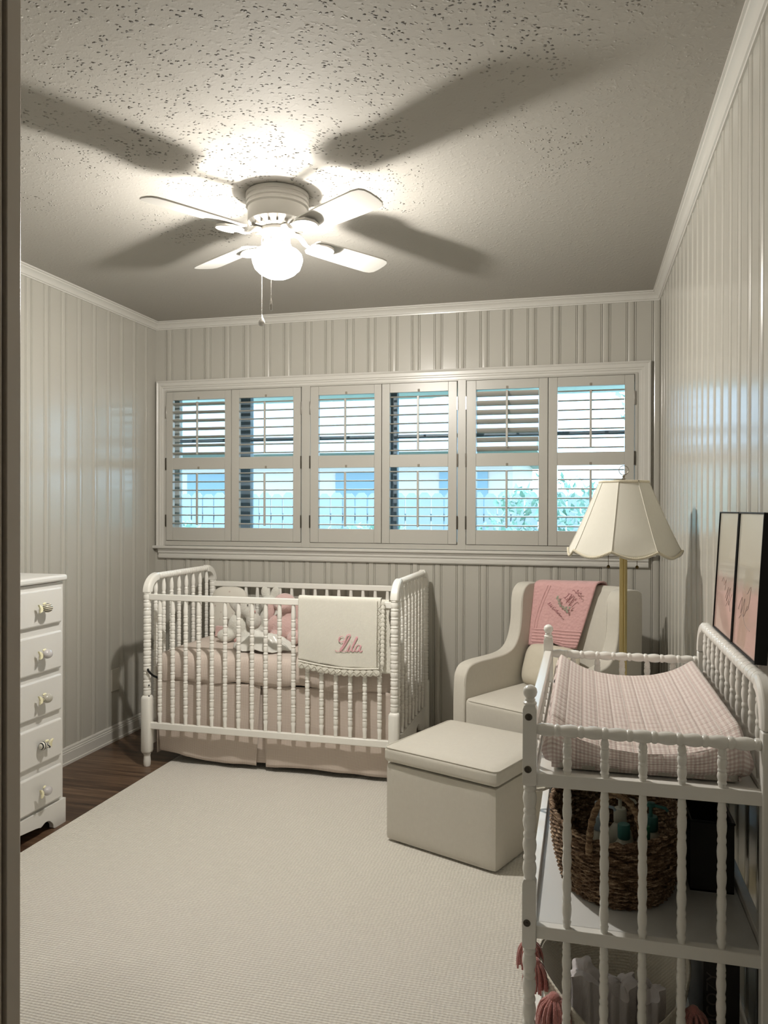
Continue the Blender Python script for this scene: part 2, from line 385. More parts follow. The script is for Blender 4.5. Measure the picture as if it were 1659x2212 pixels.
# window casing, stool and apron
CAS = [(0,0),(.020,0),(.022,.006),(.017,.012),(.017,.028),(.013,.031),(.013,.038),(.009,.041),(.009,.054),(0,.054)]
mb = MB(); OX0, OX1, OZ1 = .015, 2.843, 2.048
def casing_piece(mb, a, b, inn_a, inn_b):
    n = len(CAS); vs = []
    for (e, i) in ((a, inn_a), (b, inn_b)):
        for o, s_ in CAS:
            k = s_/.054; vs.append((e[0]+(i[0]-e[0])*k, -o, e[1]+(i[1]-e[1])*k))
    mb.add(vs, [(i,(i+1)%n,n+(i+1)%n,n+i) for i in range(n)]+[tuple(reversed(range(n))), tuple(range(n,2*n))])
casing_piece(mb, (OX0,1.06), (OX0,OZ1), (WX0,1.06), (WX0,OZ1-.058)); casing_piece(mb, (OX0,OZ1), (OX1,OZ1), (WX0,OZ1-.058), (WX1,OZ1-.058)); casing_piece(mb, (OX1,1.06), (OX1,OZ1), (WX1,1.06), (WX1,OZ1-.058))
struct(mb.build('trim_5', M['trim'], ang=25, fix=True))
trim('trim_6', [(-.07,1.060),(.034,1.060),(.037,1.056),(.037,1.047),(.034,1.043),(-.07,1.043)], 'back', -.0+.002, 2.868)
trim('trim_7', [(0,1.043),(.026,1.043),(.026,1.035),(.020,1.030),(.020,1.018),(.014,1.015),(.014,1.006),(.018,1.003),(.018,.990),(.014,.984),(0,.984)], 'back', .030, 2.834)

# ------------------------------------------------------------ windows behind the shutters
def window(name, x0, x1, mids, zb, zt, bars):
    t = empty(name, kind='structure', loc=((x0+x1)/2, .10, zb)); cx = (x0+x1)/2
    mb = MB(); y0, y1 = -.02, .02
    for a, b in ((x0, x0+.035), (x1-.035, x1)): mb.box(a-cx, b-cx, y0, y1, 0, zt-zb)
    mb.box(x0-cx, x1-cx, y0, y1, 0, .03); mb.box(x0-cx, x1-cx, y0, y1, zt-zb-.03, zt-zb)
    mb.build('window_frame', M['sashlight'], t, bevel=.002)
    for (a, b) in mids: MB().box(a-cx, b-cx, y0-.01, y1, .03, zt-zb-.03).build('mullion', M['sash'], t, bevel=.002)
    for z in bars: MB().box(x0+.035-cx, x1-.035-cx, -.012, .012, z-.010-zb, z+.010-zb).build('meeting_rail', M['sash'], t)
    MB().box(x0+.035-cx, x1-.035-cx, .003, .006, .03, zt-zb-.03).build('glass_pane', M['glass'], t, smooth=False)
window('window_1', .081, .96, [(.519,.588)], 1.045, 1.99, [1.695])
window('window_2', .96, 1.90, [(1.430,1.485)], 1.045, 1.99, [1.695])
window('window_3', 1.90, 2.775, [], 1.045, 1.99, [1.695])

# ------------------------------------------------------------ plantation shutters
def louvre_mb(L, tilt, chord=.043, th=.0085):
    mb = MB(); n = 12; vs = []
    for x in (-L/2, L/2):
        for k in range(n):
            a = 2*PI*k/n; y, z = chord/2*math.cos(a), th/2*math.sin(a)
            vs.append((x, y*math.cos(tilt)-z*math.sin(tilt), y*math.sin(tilt)+z*math.cos(tilt)))
    mb.add(vs, [(k,(k+1)%n,n+(k+1)%n,n+k) for k in range(n)]+[tuple(reversed(range(n))), tuple(range(n,2*n))]); return mb
PZ0, PZ1 = 1.092, 1.980
def shutter(x0, x1, s0, s1, hinge, tilt_top, tilt_bot, rod_drop, label):
    """x0..x1 panel, s0..s1 opening"""
    cx = (x0+x1)/2; yc = -.004
    t = empty('shutter', label, 'shutter', (cx, yc, PZ0), 0, 'shutter panels across the window')
    z = lambda q: q-PZ0
    mb = MB(); a, b = x0+.0015-cx, x1-.0015-cx; y0, y1 = -.013, .013
    for q0, q1 in ((a, s0-cx), (s1-cx, b)): MB().box(q0, q1, y0, y1, 0, z(PZ1)).build('stile', M['shutter'], t, bevel=.0015)
    for p, q in ((0, z(1.170)), (z(1.516), z(1.585)), (z(1.930), z(PZ1))):
        MB().box(s0-cx+.0005, s1-cx-.0005, y0+.001, y1-.001, p, q).build('rail', M['shutter'], t, bevel=.001)
    L = s1-s0-.004; m = (s0+s1)/2-cx
    for (zb, zt, tl, n) in ((1.170, 1.516, tilt_bot, 7), (1.585, 1.930, tilt_top, 7)):
        lv = None
        for k in range(n):
            zz = zb+.0245+(zt-zb-.049)*k/(n-1)
            if lv is None: lv = louvre_mb(L, tl).build('louver', M['shutter'], t, ang=50); lv.location = (m, 0, z(zz))
            else: copy_obj(lv, t, (m, 0, z(zz)))
        dz = -.0215*math.sin(tl); ry = -.0215*math.cos(tl)-.008
        drop = rod_drop if zt > 1.6 else .006
        rod = MB().box(m-.006, m+.006, ry-.005, ry+.005, z(zb)+.022+dz-drop, z(zt)-.022+dz).build('tilt_rod', M['shutter'], t, bevel=.002)
        # mouse-hole notch for the rod in the rail above, and the wear mark below
        MB().box(m-.0065, m+.0065, y0-.0008, y0+.004, z(zt)+.001, z(zt)+.016).build('rod_notch', M['wear'], t, bevel=.003)
    hx = (x0-cx-.001) if hinge < 0 else (x1-cx+.001)
    for zz in (1.86, 1.55, 1.21):
        MB().box(hx-.004, hx+.004, y0-.003, y0+.001, z(zz)-.036, z(zz)+.036).build('hinge', M['darksteel'] if zz < 1.8 else M['chrome'], t, bevel=.001)
    return t
M['wear'] = NT('bare_wood_notch', (.26,.23,.18), .7).m
PAN = [(.081,.506,.125,.464,-1,.30,-.02,.010,'first shutter panel from the left, louvers slightly tilted, hinged at the left frame'),
       (.506,.940,.556,.892,1,.20,.05,.0,'second shutter panel from the left with dark window post behind its left side'),
       (.996,1.418,1.046,1.375,-1,.12,.05,.0,'third shutter panel from the left, hinged on the first wide divider post'),
       (1.418,1.842,1.464,1.793,1,.08,.05,.0,'fourth shutter panel from the left, in front of bright sky and the dark window post'),
       (1.892,2.327,1.945,2.279,-1,-.62,.08,.004,'fifth shutter panel from the left, upper louvers tilted most'),
       (2.327,2.763,2.375,2.715,1,.05,.08,.0,'rightmost shutter panel partly hidden behind the lamp shade')]
PAN[0] = PAN[0][:5]+(-.30,)+PAN[0][6:]
for a in PAN: shutter(*a)
mb = MB()   # frame the shutters are hung in
for a, b in ((.069,.079),(.942,.994),(1.844,1.890),(2.765,2.781)): mb.box(a, b, -.012, .030, 1.061, 1.99)
mb.box(.070, 2.780, -.0112, .029, 1.982, 1.992); mb.box(.070, 2.780, -.0112, .029, 1.0615, 1.0905); mb.box(.070, 2.780, .0105, .0285, 1.0905, 1.103); mb.box(.070, 2.780, .0105, .0285, 1.969, 1.982)
for a in (.504, 1.416, 2.325): mb.box(a-.010, a+.012, .0105, .0285, 1.100, 1.970)
mb.box(.069, 2.781, .03, .155, 1.985, 1.995); mb.box(.069, 2.781, .03, .155, 1.04, 1.050)
struct(mb.build('trim_8', M['shutter'], bevel=.002))

# ------------------------------------------------------------ rug
tag(MB().box(.495, 2.84, -3.45, -.16, 0, .010).build('rug', M['rug'], bevel=.004), 'large cream looped-pile area rug covering most of the wood floor', 'rug')
RZ = .010

# ------------------------------------------------------------ ceiling fan
def fan():
    t = empty('ceiling_fan', 'white four-blade ceiling fan with lit globe light flush to the ceiling', 'ceiling fan', (1.450, -1.625, H), R(-32))
    c = M['fan']
    MB().lathe([(.030,-.0005),(.109,-.0005),(.112,-.004),(.112,-.016),(.108,-.018),(.108,-.022),(.1115,-.026),(.1115,-.034),(.108,-.037),(.108,-.040),(.111,-.044),(.111,-.050),(.105,-.055),(.105,-.095),(.102,-.102),(.05,-.104)], 56).build('motor_housing', c, t, ang=35)
    MB().lathe([(.05,-.100),(.100,-.100),(.104,-.104),(.098,-.112),(.070,-.124),(.052,-.128),(.04,-.128)], 48).build('vent_ring', c, t, ang=35)
    s0 = None
    for k in range(20):
        a = 2*PI*k/20
        if s0 is None:
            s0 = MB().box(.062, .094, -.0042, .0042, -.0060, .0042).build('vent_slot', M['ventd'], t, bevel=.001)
            s0.rotation_euler = (0, R(24), 0)
        o = s0 if k == 0 else copy_obj(s0, t)
        o.location = (.079*0, 0, 0); o.matrix_parent_inverse = Matrix.Identity(4)
        o.rotation_euler = (0, 0, a)
        o.location = (0, 0, -.1195)
    MB().lathe([(.03,-.126),(.060,-.126),(.064,-.132),(.064,-.138),(.046,-.142),(.046,-.176),(.050,-.180),(.050,-.186),(.047,-.189),(.02,-.189)], 40).build('switch_housing', c, t, ang=35)
    MB().lathe([(.028,-.186),(.046,-.188),(.056,-.192),(.075,-.202),(.087,-.215),(.0905,-.230),(.087,-.246),(.080,-.264),(.062,-.281),(.040,-.293),(.018,-.299),(.004,-.3005)], 80).build('globe_shade', M['globe'], t, ang=60)
    bz = -.252   # LED bulb: lit dome below an opaque collar
    dome = [(.0275*math.cos(R(a)), bz+.030*math.sin(R(a))) for a in range(-88, 16, 8)]
    bl_ = MB().lathe([(.0002, bz-.0301)]+dome+[(.026, bz+.0085)], 28).build('bulb', M['bulb'], t, ang=180)
    MB().lathe([(.0275, bz+.0088), (.0265, bz+.016), (.020, bz+.034), (.014, bz+.048), (.013, -.186)], 24).build('bulb_collar', c, t, ang=60)
    # blades and irons
    def blade_mb():
        mb = MB(); n = 26; top = []
        out = []
        L0, L1 = .150, .508
        pr = [(L0,.034),(L0+.012,.046),(L0+.05,.050),(L0+.15,.054),(L0+.25,.057),(L1-.045,.058),(L1-.018,.053),(L1-.005,.040),(L1,.018)]
        out = [(x,-y) for x,y in pr]+[(x,y) for x,y in reversed(pr)]
        return mb.prism(out, -.003, .003, 'xy')
    bl = blade_mb().build('blade', c, t, bevel=.001); bl.location = (0,0,-.150)
    ir = MB(); pth = smooth_path([(.050,0,-.133),(.085,0,-.136),(.115,0,-.160),(.150,0,-.162),(.20,0,-.158)], 4)
    ir.tube(pth, [.013]*8+[.010]*(len(pth)-8), 8, .5, up=(0,0,1))
    ir.prism([(.14,-.020),(.165,-.037),(.195,-.040),(.222,-.030),(.236,0),(.222,.030),(.195,.040),(.165,.037),(.14,.020)], -.1625, -.1565, 'xy')
    ir.tube(smooth_path([(.150,-.030,-.163),(.185,-.039,-.164),(.218,-.030,-.164),(.234,0,-.164),(.218,.030,-.164),(.185,.039,-.164),(.150,.030,-.163)],4), .004, 6)
    iro = ir.build('blade_iron', c, t, bevel=.0015)
    for k in range(4):
        for src in (bl, iro):
            o = src if k == 0 else copy_obj(src, t)
            o.rotation_euler = (R(-12), 0, k*PI/2) if src is bl else (R(-7), 0, k*PI/2)
    # pull chains: fan turned by -32 deg, so undo that for world offsets
    Q = Matrix.Rotation(R(32), 3, 'Z')
    for (wx, wy, z1, kind) in ((-.017, -.10, -.453, 'drop'), (.018, -.10, -.405, 'bell')):
        p = Q @ Vector((wx, wy, 0)); p0 = Q @ Vector((wx*.6, -.052, 0))
        ch = MB(); pts = [(p0.x,p0.y,-.178), (p.x,p.y,-.184), (p.x,p.y,-.19)]
        ch.tube(pts, .0013, 6)
        n = int((z1+.19)/-.0042)
        for i in range(n): ch.ell((p.x,p.y,-.19-i*.0042), (.0019,)*3, 6, 4)
        co = ch.build('pull_chain', M['fan'] if kind == 'drop' else M['chrome'], t)
        if kind == 'drop': MB().lathe([(.0015,z1+.004),(.004,z1-.004),(.0065,z1-.010),(.0105,z1-.020),(.0115,z1-.027),(.008,z1-.035),(.001,z1-.038)], 14, (p.x,p.y,0)).build('chain_knob', c, co)
        else: MB().lathe([(.0015,z1+.004),(.0032,z1),(.0032,z1-.006),(.0045,z1-.010),(.0052,z1-.018),(.0045,z1-.030),(.002,z1-.034)], 12, (p.x,p.y,0)).build('chain_knob', M['chrome'], co)
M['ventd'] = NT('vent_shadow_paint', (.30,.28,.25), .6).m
fan()

# ------------------------------------------------------------ turned wood helpers
def bobbin(z0, z1, pitch, rb, rr, rn, lead=0, rl=None):
    n = max(1, round((z1-z0)/pitch)); P = (z1-z0)/n; out = []
    for i in range(n):
        z = z0+i*P
        out += [(rn, z+.01*P), (rb*.93, z+.07*P), (rb, z+.20*P), (rb*1.0, z+.46*P), (rb*.93, z+.62*P), (rn, z+.68*P),
                (rr*.97, z+.73*P), (rr, z+.80*P), (rr*.97, z+.88*P), (rn, z+.93*P)]
    return out
def bulb(z0, z1, pitch, rb, rr, rn):
    n = max(1, round((z1-z0)/pitch)); P = (z1-z0)/n; out = []
    for i in range(n):
        z = z0+i*P
        out += [(rn, z+.01*P), (rb*.80, z+.06*P), (rb*.95, z+.25*P), (rb, z+.44*P), (rb*.92, z+.62*P), (rn, z+.74*P), (rr*.96, z+.79*P), (rr, z+.86*P), (rr*.96, z+.93*P), (rn, z+.985*P)]
    return out

# ------------------------------------------------------------ crib
def crib():
    X0, X1, Y0, Y1 = .406, 1.674, -.757, -.050
    t = empty('crib', 'white turned-spindle crib with gingham bedding under the window', 'crib', (X0, Y0, 0))
    Wc, Dc = X1-X0, Y1-Y0; m = M['white']
    # posts
    for i, (x, y, z0) in enumerate(((0,0,0), (Wc,0,RZ), (0,Dc,0), (Wc,Dc,RZ))):
        mb = MB()
        mb.lathe([(.010,z0),(.0155,z0),(.0175,z0+.006),(.0185,.030-.004),(.0165,.050),(.0165,.056),(.0185,.058),(.0185,.063)]+[(.012,.064)], 20, (x,y,0))
        s_ = .0245; ch = .007
        oc = [(-s_,-s_+ch),(-s_+ch,-s_),(s_-ch,-s_),(s_,-s_+ch),(s_,s_-ch),(s_-ch,s_),(-s_+ch,s_),(-s_,s_-ch)]
        rings = [(.62,.063),(.86,.068),(1,.078),(1,.335),(.94,.345),(.74,.352)]; vs = []
        for k, z in rings: vs += [(x+a*k, y+b*k, z) for a,b in oc]
        mb.add(vs, [(j*8+q, j*8+(q+1)%8, (j+1)*8+(q+1)%8, (j+1)*8+q) for j in range(5) for q in range(8)]+[tuple(reversed(range(8))), tuple(40+q for q in range(8))])
        mb.lathe([(.014,.350)]+bobbin(.352, .869, .0405, .0190, .0192, .0165)+[(.015,.870)], 20, (x,y,0))
        mb.build('post', m, t, ang=50)
    # curved end caps + bobbin top rails + end spindles + end boards
    for x in (0, Wc):
        for (yb, s) in ((0, 1), (Dc, -1)):
            mb = MB(); arc = []
            for k in range(9):
                a = PI/2*k/8; arc.append((yb-s*.001+s*(.088-.088*math.cos(a)), .866+.074*math.sin(a)))
            vs = []
            for k, (y, z) in enumerate(arc):
                a = PI/2*k/8; nx, nz = -s*math.cos(a), math.sin(a); h = .0185
                wv = .0205-.002*k/8
                cc = [(-wv,-h),(-wv,h*.55),(-wv*.7,h),(wv*.7,h),(wv,h*.55),(wv,-h)]
                vs += [(x+u, y+nx*v, z+nz*v) for u, v in cc]
            n = 6; mb.add(vs, [(j*n+q, j*n+(q+1)%n, (j+1)*n+(q+1)%n, (j+1)*n+q) for j in range(8) for q in range(n)]+[tuple(reversed(range(n))), tuple(8*n+q for q in range(n))])
            mb.build('corner_cap', m, t, ang=40, fix=True, bevel=.002)
        prof = [(.012, .085)]+bobbin(.086, Dc-.086, .024, .0165, .0170, .0145)+[(.012, Dc-.085)]
        MB().lathe(prof, 20, (x, 0, .940), axis='y').build('end_rail', m, t, ang=50)
        sp = None
        for k in range(8):
            y = Dc*(k+1)/9
            if sp is None:
                pr = [(.004,.218),(.0085,.220),(.0088,.250),(.0105,.280)]+bobbin(.285, .855, .0405, .0106, .0110, .0088)+[(.0088,.857),(.0112,.870),(.0108,.890),(.007,.915),(.003,.930)]
                sp = MB().lathe(pr, 14).build('end_spindle', m, t, ang=50); sp.location = (x, y, 0)
            else: copy_obj(sp, t, (x, y, 0))
        poly = [(.012,.215),(.012,.10),(.10,.10),(.14,.115),(.17,.155),(.21,.165),(.25,.15),(.28,.115),(Dc/2-.04,.108),(Dc/2,.118),(Dc/2+.04,.108),
                (Dc-.28,.115),(Dc-.25,.15),(Dc-.21,.165),(Dc-.17,.155),(Dc-.14,.115),(Dc-.10,.10),(Dc-.012,.10),(Dc-.012,.215)]
        MB().prism(poly, x-.008, x+.008, 'yz').build('end_board', m, t, bevel=.001, fix=True)
    # long sides
    for y, dz in ((0, 0), (Dc, .002)):
        MB().box(.012, Wc-.004 if y == 0 else Wc-.012, y-.011, y+.011, .828+dz, .858+dz).build('top_rail', m, t, bevel=.003)
        MB().box(.012, Wc-.012, y-.011, y+.011, .188, .220).build('bottom_rail', m, t, bevel=.003)
        sp = None
        for k in range(17):
            x = Wc*(k+1)/18
            if sp is None:
                pr = [(.005,.219),(.0088,.220),(.0090,.248),(.0112,.268),(.0085,.272)]+bobbin(.274, .760, .0405, .0110, .0113, .0090)+[(.0108,.763),(.0114,.780),(.0100,.805),(.0085,.829),(.004,.830)]
                sp = MB().lathe(pr, 14).build('spindle', m, t, ang=50); sp.location = (x, y, 0)
            else: copy_obj(sp, t, (x, y, 0))
    # dark latch cord at the left post
    MB().tube(smooth_path([(.016,-.020,.487),(.022,-.024,.478),(.040,-.012,.455),(.060,.010,.438)], 5), .0055, 8).build('strap', M['black'], t)
    for (z, yy) in ((.405,-.010),(.352,-.010),(.300,-.010)):
        MB().ell((.0185, yy-.004, z), (.0035,.003,.0045), 8, 6).build('bolt_hole', M['void'], t)
    return t
crib()
# mattress with fitted gingham sheet
def mattress():
    x0, x1, y0, y1, z0, z1 = .435, 1.645, -.722, -.078, .425, .563
    cx, cy = (x0+x1)/2, (y0+y1)/2; a, b = (x1-x0)/2, (y1-y0)/2
    t = empty('mattress', 'crib mattress in a puckered pink gingham fitted sheet', 'mattress', (cx, cy, z0))
    h = z1-z0; NS = 46
    def side(nrm, L, u, v, full=True):   # u along, v up from bottom to the top middle
        pass
    mb = MB(); nu, nv = 240, 22; vs = []; per = 4*(a+b)
    def ring(s):    # rounded rect perimeter param
        r = .045; segs = [(2*(a-r),0),(PI/2*r,1),(2*(b-r),0),(PI/2*r,1)]*2
        tot = sum(q[0] for q in segs); d = s*tot; x, y, ang = -(a-r), -b, 0
        for L, c in segs:
            if d <= L:
                if c == 0: return x+d*math.cos(ang), y+d*math.sin(ang), ang
                th = d/r; cx_, cy_ = x-r*math.sin(ang), y+r*math.cos(ang)
                return cx_+r*math.sin(ang+th), cy_-r*math.cos(ang+th), ang+th
            if c == 0: x += L*math.cos(ang); y += L*math.sin(ang)
            else:
                cx_, cy_ = x-r*math.sin(ang), y+r*math.cos(ang); ang += PI/2; x, y = cx_+r*math.sin(ang), cy_-r*math.cos(ang)
            d -= L
        return x, y, ang
    prof = [(-.03,.004),(0.0,.0),(.006,.02),(.008,.05),(.008,.08),(.004,.108),(-.006,.127),(-.022,.136),(-.06,.1385),(-.12,.139),(-.20,.139),(-.30,.139)]
    tw = 2*(a+b)*2
    for j, (o, z) in enumerate(prof):
        for i in range(nu):
            s = i/nu; x, y, ang = ring(s); nx, ny = math.sin(ang), -math.cos(ang)
            q = (noise.noise(Vector((x*9, y*9, z*6)))*.007+noise.noise(Vector((x*34+z*26, y*34, z*18)))*.0065+noise.noise(Vector((x*12+z*40, y*12, z*50)))*.004)*(1 if z < .132 else .35)
            zz = z
            if j <= 1: zz += noise.noise(Vector((x*5,y*5,3)))*.014+.006*math.sin(s*70)
            k = o+q
            if o < -.1: f = 1+o/min(a,b); px, py = x*f, y*f
            else: px, py = x+nx*k, y+ny*k
            vs.append((px, py, zz+ (noise.noise(Vector((x*6,y*6,z*9)))*.004 if o > -.05 else noise.noise(Vector((px*5,py*5,1)))*.003)))
    fs = []; uvs = []; per = 2*(2*a+2*b); acc = [0]
    for j in range(1, len(prof)): acc.append(acc[-1]+math.hypot(prof[j][0]-prof[j-1][0], prof[j][1]-prof[j-1][1]))
    for j in range(len(prof)-1):
        for i in range(nu):
            i2 = (i+1)%nu; ii = [j*nu+i, j*nu+i2, (j+1)*nu+i2, (j+1)*nu+i]; fs.append(ii)
            if prof[j][0] <= -.02 and j > 2: uvs.append([(vs[q][0], vs[q][1]) for q in ii])
            else: uvs.append([(i/nu*per, acc[j]), ((i+1)/nu*per, acc[j]), ((i+1)/nu*per, acc[j+1]), (i/nu*per, acc[j+1])])
    fs.append([ (len(prof)-1)*nu+i for i in range(nu)]); uvs.append([(vs[q][0], vs[q][1]) for q in fs[-1]])
    mb.add(vs, fs, uvs); mb.build('fitted_sheet', M['sheet'], t, ang=80)
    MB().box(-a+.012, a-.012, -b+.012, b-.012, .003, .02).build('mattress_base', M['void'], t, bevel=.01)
mattress()
# crib skirt
def crib_skirt():
    t = empty('crib_skirt', 'pink gingham crib skirt with centre pleat hanging below the mattress', 'bed skirt', (1.04, -.40, .02))
    def panel(fn, L, name='front_panel', nu=70, nv=26): MB().grid(fn, nu, nv, L, .40).build(name, M['skirt'], t, ang=80, solid=.0015)
    top = .430
    def hemz(x): return .018 if x > 1.0 else .022
    def front(x0, x1, seed, lift):
        def f(u, v):
            x = x0+(x1-x0)*u; k = 1-v
            hem = .030+lift(u); z = hem+(top-hem)*v
            bulge = k*k*(.012*math.sin(u*7+seed)+.008*noise.noise(Vector((u*5,v*2,seed))))+.004*noise.noise(Vector((u*9,v*5,seed+4)))
            edge = 0
            y = -.716+abs(bulge)*.8-.000*edge
            xx = x+(k*k*.012*math.sin(seed*2+u*4)) if (u > .02 and seed > 2) or (u < .98 and seed < 2) else x
            xx += (-.026*k*u**8 if seed < 2 else .016*k*(1-u)**8)
            return (xx-1.04, max(y,-.733)+.40, z-.02)
        return f
    panel(front(.437, .997, 1.0, lambda u: .038*(1-u)**2.2+.004*math.sin(u*9)), .566)
    panel(front(1.006, 1.652, 2.3, lambda u: .006*math.sin(u*5)+.008*u), .642, 'front_panel')
    def inner(u, v): return (.955+.10*u-1.04, -.702+.006*math.sin(u*PI)+.40, .045+(top-.045)*v-.02)
    panel(inner, .10, 'pleat_insert', 10, 10)
    for sx, nm in ((.432, 'side_panel'), (1.640, 'side_panel')):
        def sd(u, v, sx=sx):
            y = -.712+.62*u; k = 1-v
            return (sx+(.006*math.sin(u*9))*k*(1 if sx < 1 else -1)+.004*k-1.04, y+.40, .055+(top-.055)*v-.02)
        panel(sd, .62, nm, 40, 12)
    MB().grid(lambda u, v: (.434+1.21*u-1.04, -.712+.63*v+.40, .418-.02), 4, 4, 1.2, .6).build('deck', M['liner'], t, solid=.003)
crib_skirt()

# ------------------------------------------------------------ blanket with name over the crib rail
LX0, LX1 = 1.212, 1.642
def name_blanket():
    yc = -.757; t = empty('baby_blanket', 'white knit baby blanket embroidered with a pink name, hung over crib rail', 'blanket', (LX0, yc, .858))
    wd = LX1-LX0
    def sheet(d, front, back, x0, x1, seed, hemf):
        def f(u, v):
            Lf = front(u); Lb = back; tot = Lf+Lb; r = .0135+d; arc = PI*r; s = v*(tot+arc)     # v=0 back hem
            x = x0+(x1-x0)*u-LX0; r = .0135+d; arc = PI*r
            if s < Lb: y, z = r, -(Lb-s)
            elif s < Lb+arc: a = (s-Lb)/r; y, z = r*math.cos(a), r*math.sin(a)
            else: y, z = -r, -(s-Lb-arc)
            k = max(0, -z)/.28
            y += (noise.noise(Vector((u*4, z*5, seed)))*.004-.006*math.sin(u*5+seed)*.6)*k*(1 if y < 0 else .3)
            if y < 0 or s > Lb+arc: y -= (.004*k+.003 if d == 0 else -.002)
            x += hemf(u, k)
            return (x, y, z+.003+.0015*math.sin(u*20)*k)
        return f
    MB().grid(sheet(0, lambda u: .292+.020*math.sin(u*PI*.9-.3), .20, LX0, LX1-.030, 3, lambda u,k: .004*math.sin(k*5)*(u-.2)), 60, 70, wd, .55).build('blanket_cloth', M['knit'], t, ang=80, solid=.004, off=0)
    MB().grid(sheet(-.009, lambda u: .300+.035*u, .22, LX0+.14, LX1+.006, 3, lambda u,k: .010*k*u+.003*math.sin(k*16)), 40, 70, wd*.7, .55).build('under_layer', M['knit'], t, ang=80, solid=.003, off=0)
    # scalloped border: a roll, scallops and zig-zag stitching
    def hem(u): return (.004+u*(wd-.038), -.0285-.003*math.sin(u*6), -.292-.020*math.sin(u*PI*.9-.3)+.010*0)
    mb = MB(); mb.tube([hem(u/30) for u in range(31)], .0042, 8)
    n = 13
    for k in range(n):
        u = (k+.5)/n; x, y, z = hem(u); mb.ell((x, y+.001, z-.019), (.0185,.0035,.017), 14, 8)
    mb.build('scalloped_border', M['knit'], t, ang=60)
    mb = MB(); pts = []
    for k in range(25): x, y, z = hem((k+.3)/25); pts.append((x, y-.0035, z-(.010 if k%2 else .026)))
    mb.tube(pts, .0012, 5)
    x0 = wd-.050; pts = [(x0+(.004 if k%2 else .020), -.0250-.0003*k, -.010-k*.0165) for k in range(17)]; mb.tube(pts, .0012, 5)
    mb.build('zigzag_stitching', M['stitch'], t)
    mb = MB(); mb.tube([(wd-.046, -.0235-.0009*k, .004-k*.0155) for k in range(19)], .0030, 6)
    for k in range(15): mb.ell((wd-.018, -.022-.0007*k, -.006-k*.0195), (.010,.0028,.0125), 10, 6)
    mb.build('side_border', M['knit'], t, ang=60)
    # embroidered script name; strokes in a 100-unit wide frame
    L = [[(2,8),(10,3),(22,6),(34,22),(46,48),(55,68),(52,76),(44,70),(38,50),(30,26),(22,10),(30,4),(44,6),(52,12)], [(38,50),(22,42),(14,50),(18,64),(30,68)],
         [(58,34),(52,18),(50,8),(54,5),(62,12)], [(62,48),(63,50)],
         [(62,12),(72,36),(82,62),(80,66),(74,48),(66,22),(66,8),(70,5),(78,12)],
         [(98,32),(88,34),(80,24),(78,12),(84,6),(92,14),(99,32),(96,16),(96,8),(100,5),(106,12)]]
    def place(p): return (.181+p[0]*.00127+p[1]*.00008, -.0255, -.238+p[1]*.00112)
    mb = MB()
    for st in L:
        q = smooth_path([place(p) for p in st], 5); n = len(q)
        rad = []
        for i in range(n):
            d = Vector(q[min(i+1,n-1)])-Vector(q[max(i-1,0)]); ang = abs(math.atan2(d.z, d.x)) if d.length > 0 else 0
            rad.append(.0011+.0023*abs(math.sin(ang))*min(1, min(i, n-1-i)/4+.2))
        mb.tube(q, rad, 7, .45, up=(0,1,0))
    mb.build('embroidered_name', M['pinkknit'], t, ang=70)
M['stitch'] = NT('knit_stitch', (.58,.55,.48), .9).m
name_blanket()

# ------------------------------------------------------------ toys in the crib
MZ = .5685
def pillow_white():
    t = empty('nursery_pillow', 'white pillow with tiny dots propped in the left back corner of the crib', 'pillow', (.565, -.19, MZ+.005))
    mb = MB(); mb.ell((0,0,.135), (.115,.040,.150), 28, 18); vs = []
    mb.v = [(math.copysign(abs(x/.115)**.62, x)*.115, y*(1-.3*abs(x/.115)), math.copysign(abs((z-.135)/.15)**.62, z-.135)*.135+.135) for x,y,z in mb.v]
    o = mb.build('pillow_body', M['dotted'], t, ang=80); o.rotation_euler = (R(-9), 0, 0)
    o2 = MB().prism([(-.02,0),(.09,0),(.095,.055),(-.015,.06)], -.012, .012, 'xz').build('pink_tag_panel', M['plushpink'], t, bevel=.004); o2.location = (-.02,-.062,-.003)
def dotted():
    t = NT('dotted_cotton', (.68,.65,.58), .9, sheen=.1); c = t.coord('Object', (26,26,26))
    v = t.node('ShaderNodeTexVoronoi', i_Vector=c, i_Scale=1.0, i_Randomness=.3); f = t.ramp(v.outputs[0], [(.10, (1,1,1)), (.16, (0,0,0))])
    t.color(t.mix(f, (.68,.65,.58), (.52,.44,.40))); return t.m
M['dotted'] = dotted()
pillow_white()
def bunny():
    t = empty('plush_toy', 'white plush lamb with grey head and pink nose sitting against the pillow', 'stuffed toy', (.735, -.345, MZ-.001))
    mb = MB(); mb.ell((0,0,.075), (.062,.055,.078)); mb.ell((-.085,-.035,.034), (.050,.038,.036)); mb.ell((.045,-.04,.03), (.040,.045,.032)); mb.ell((-.045,-.02,.105), (.028,.03,.05), rot=Matrix.Rotation(R(25),3,'Y').to_euler()); mb.ell((0,0,.15),(.04,.04,.03))
    mb.build('body', M['plushwhite'], t, remesh=.006)
    mb = MB(); mb.ell((.015,-.012,.180), (.060,.052,.052)); mb.ell((.060,-.042,.160), (.040,.036,.034)); mb.ell((.085,-.055,.120), (.042,.034,.045)); mb.build('head', M['plushgrey'], t, remesh=.006)
    MB().ell((.083,-.066,.172), (.018,.012,.010)).build('nose', M['plushpink2'], t)
    for x in (0, .052): MB().ell((x,-.058,.205), (.005,.003,.003)).build('eye', M['darksteel'], t)
    for s_ in (-1, 1): MB().ell((-.015+s_*.048,.01,.190), (.016,.012,.040), rot=Matrix.Rotation(R(s_*35),3,'Y').to_euler()).build('ear', M['plushgrey'], t)
    MB().ell((.030,-.085,.018), (.045,.012,.020)).build('foot_sole', M['plushpink2'], t)
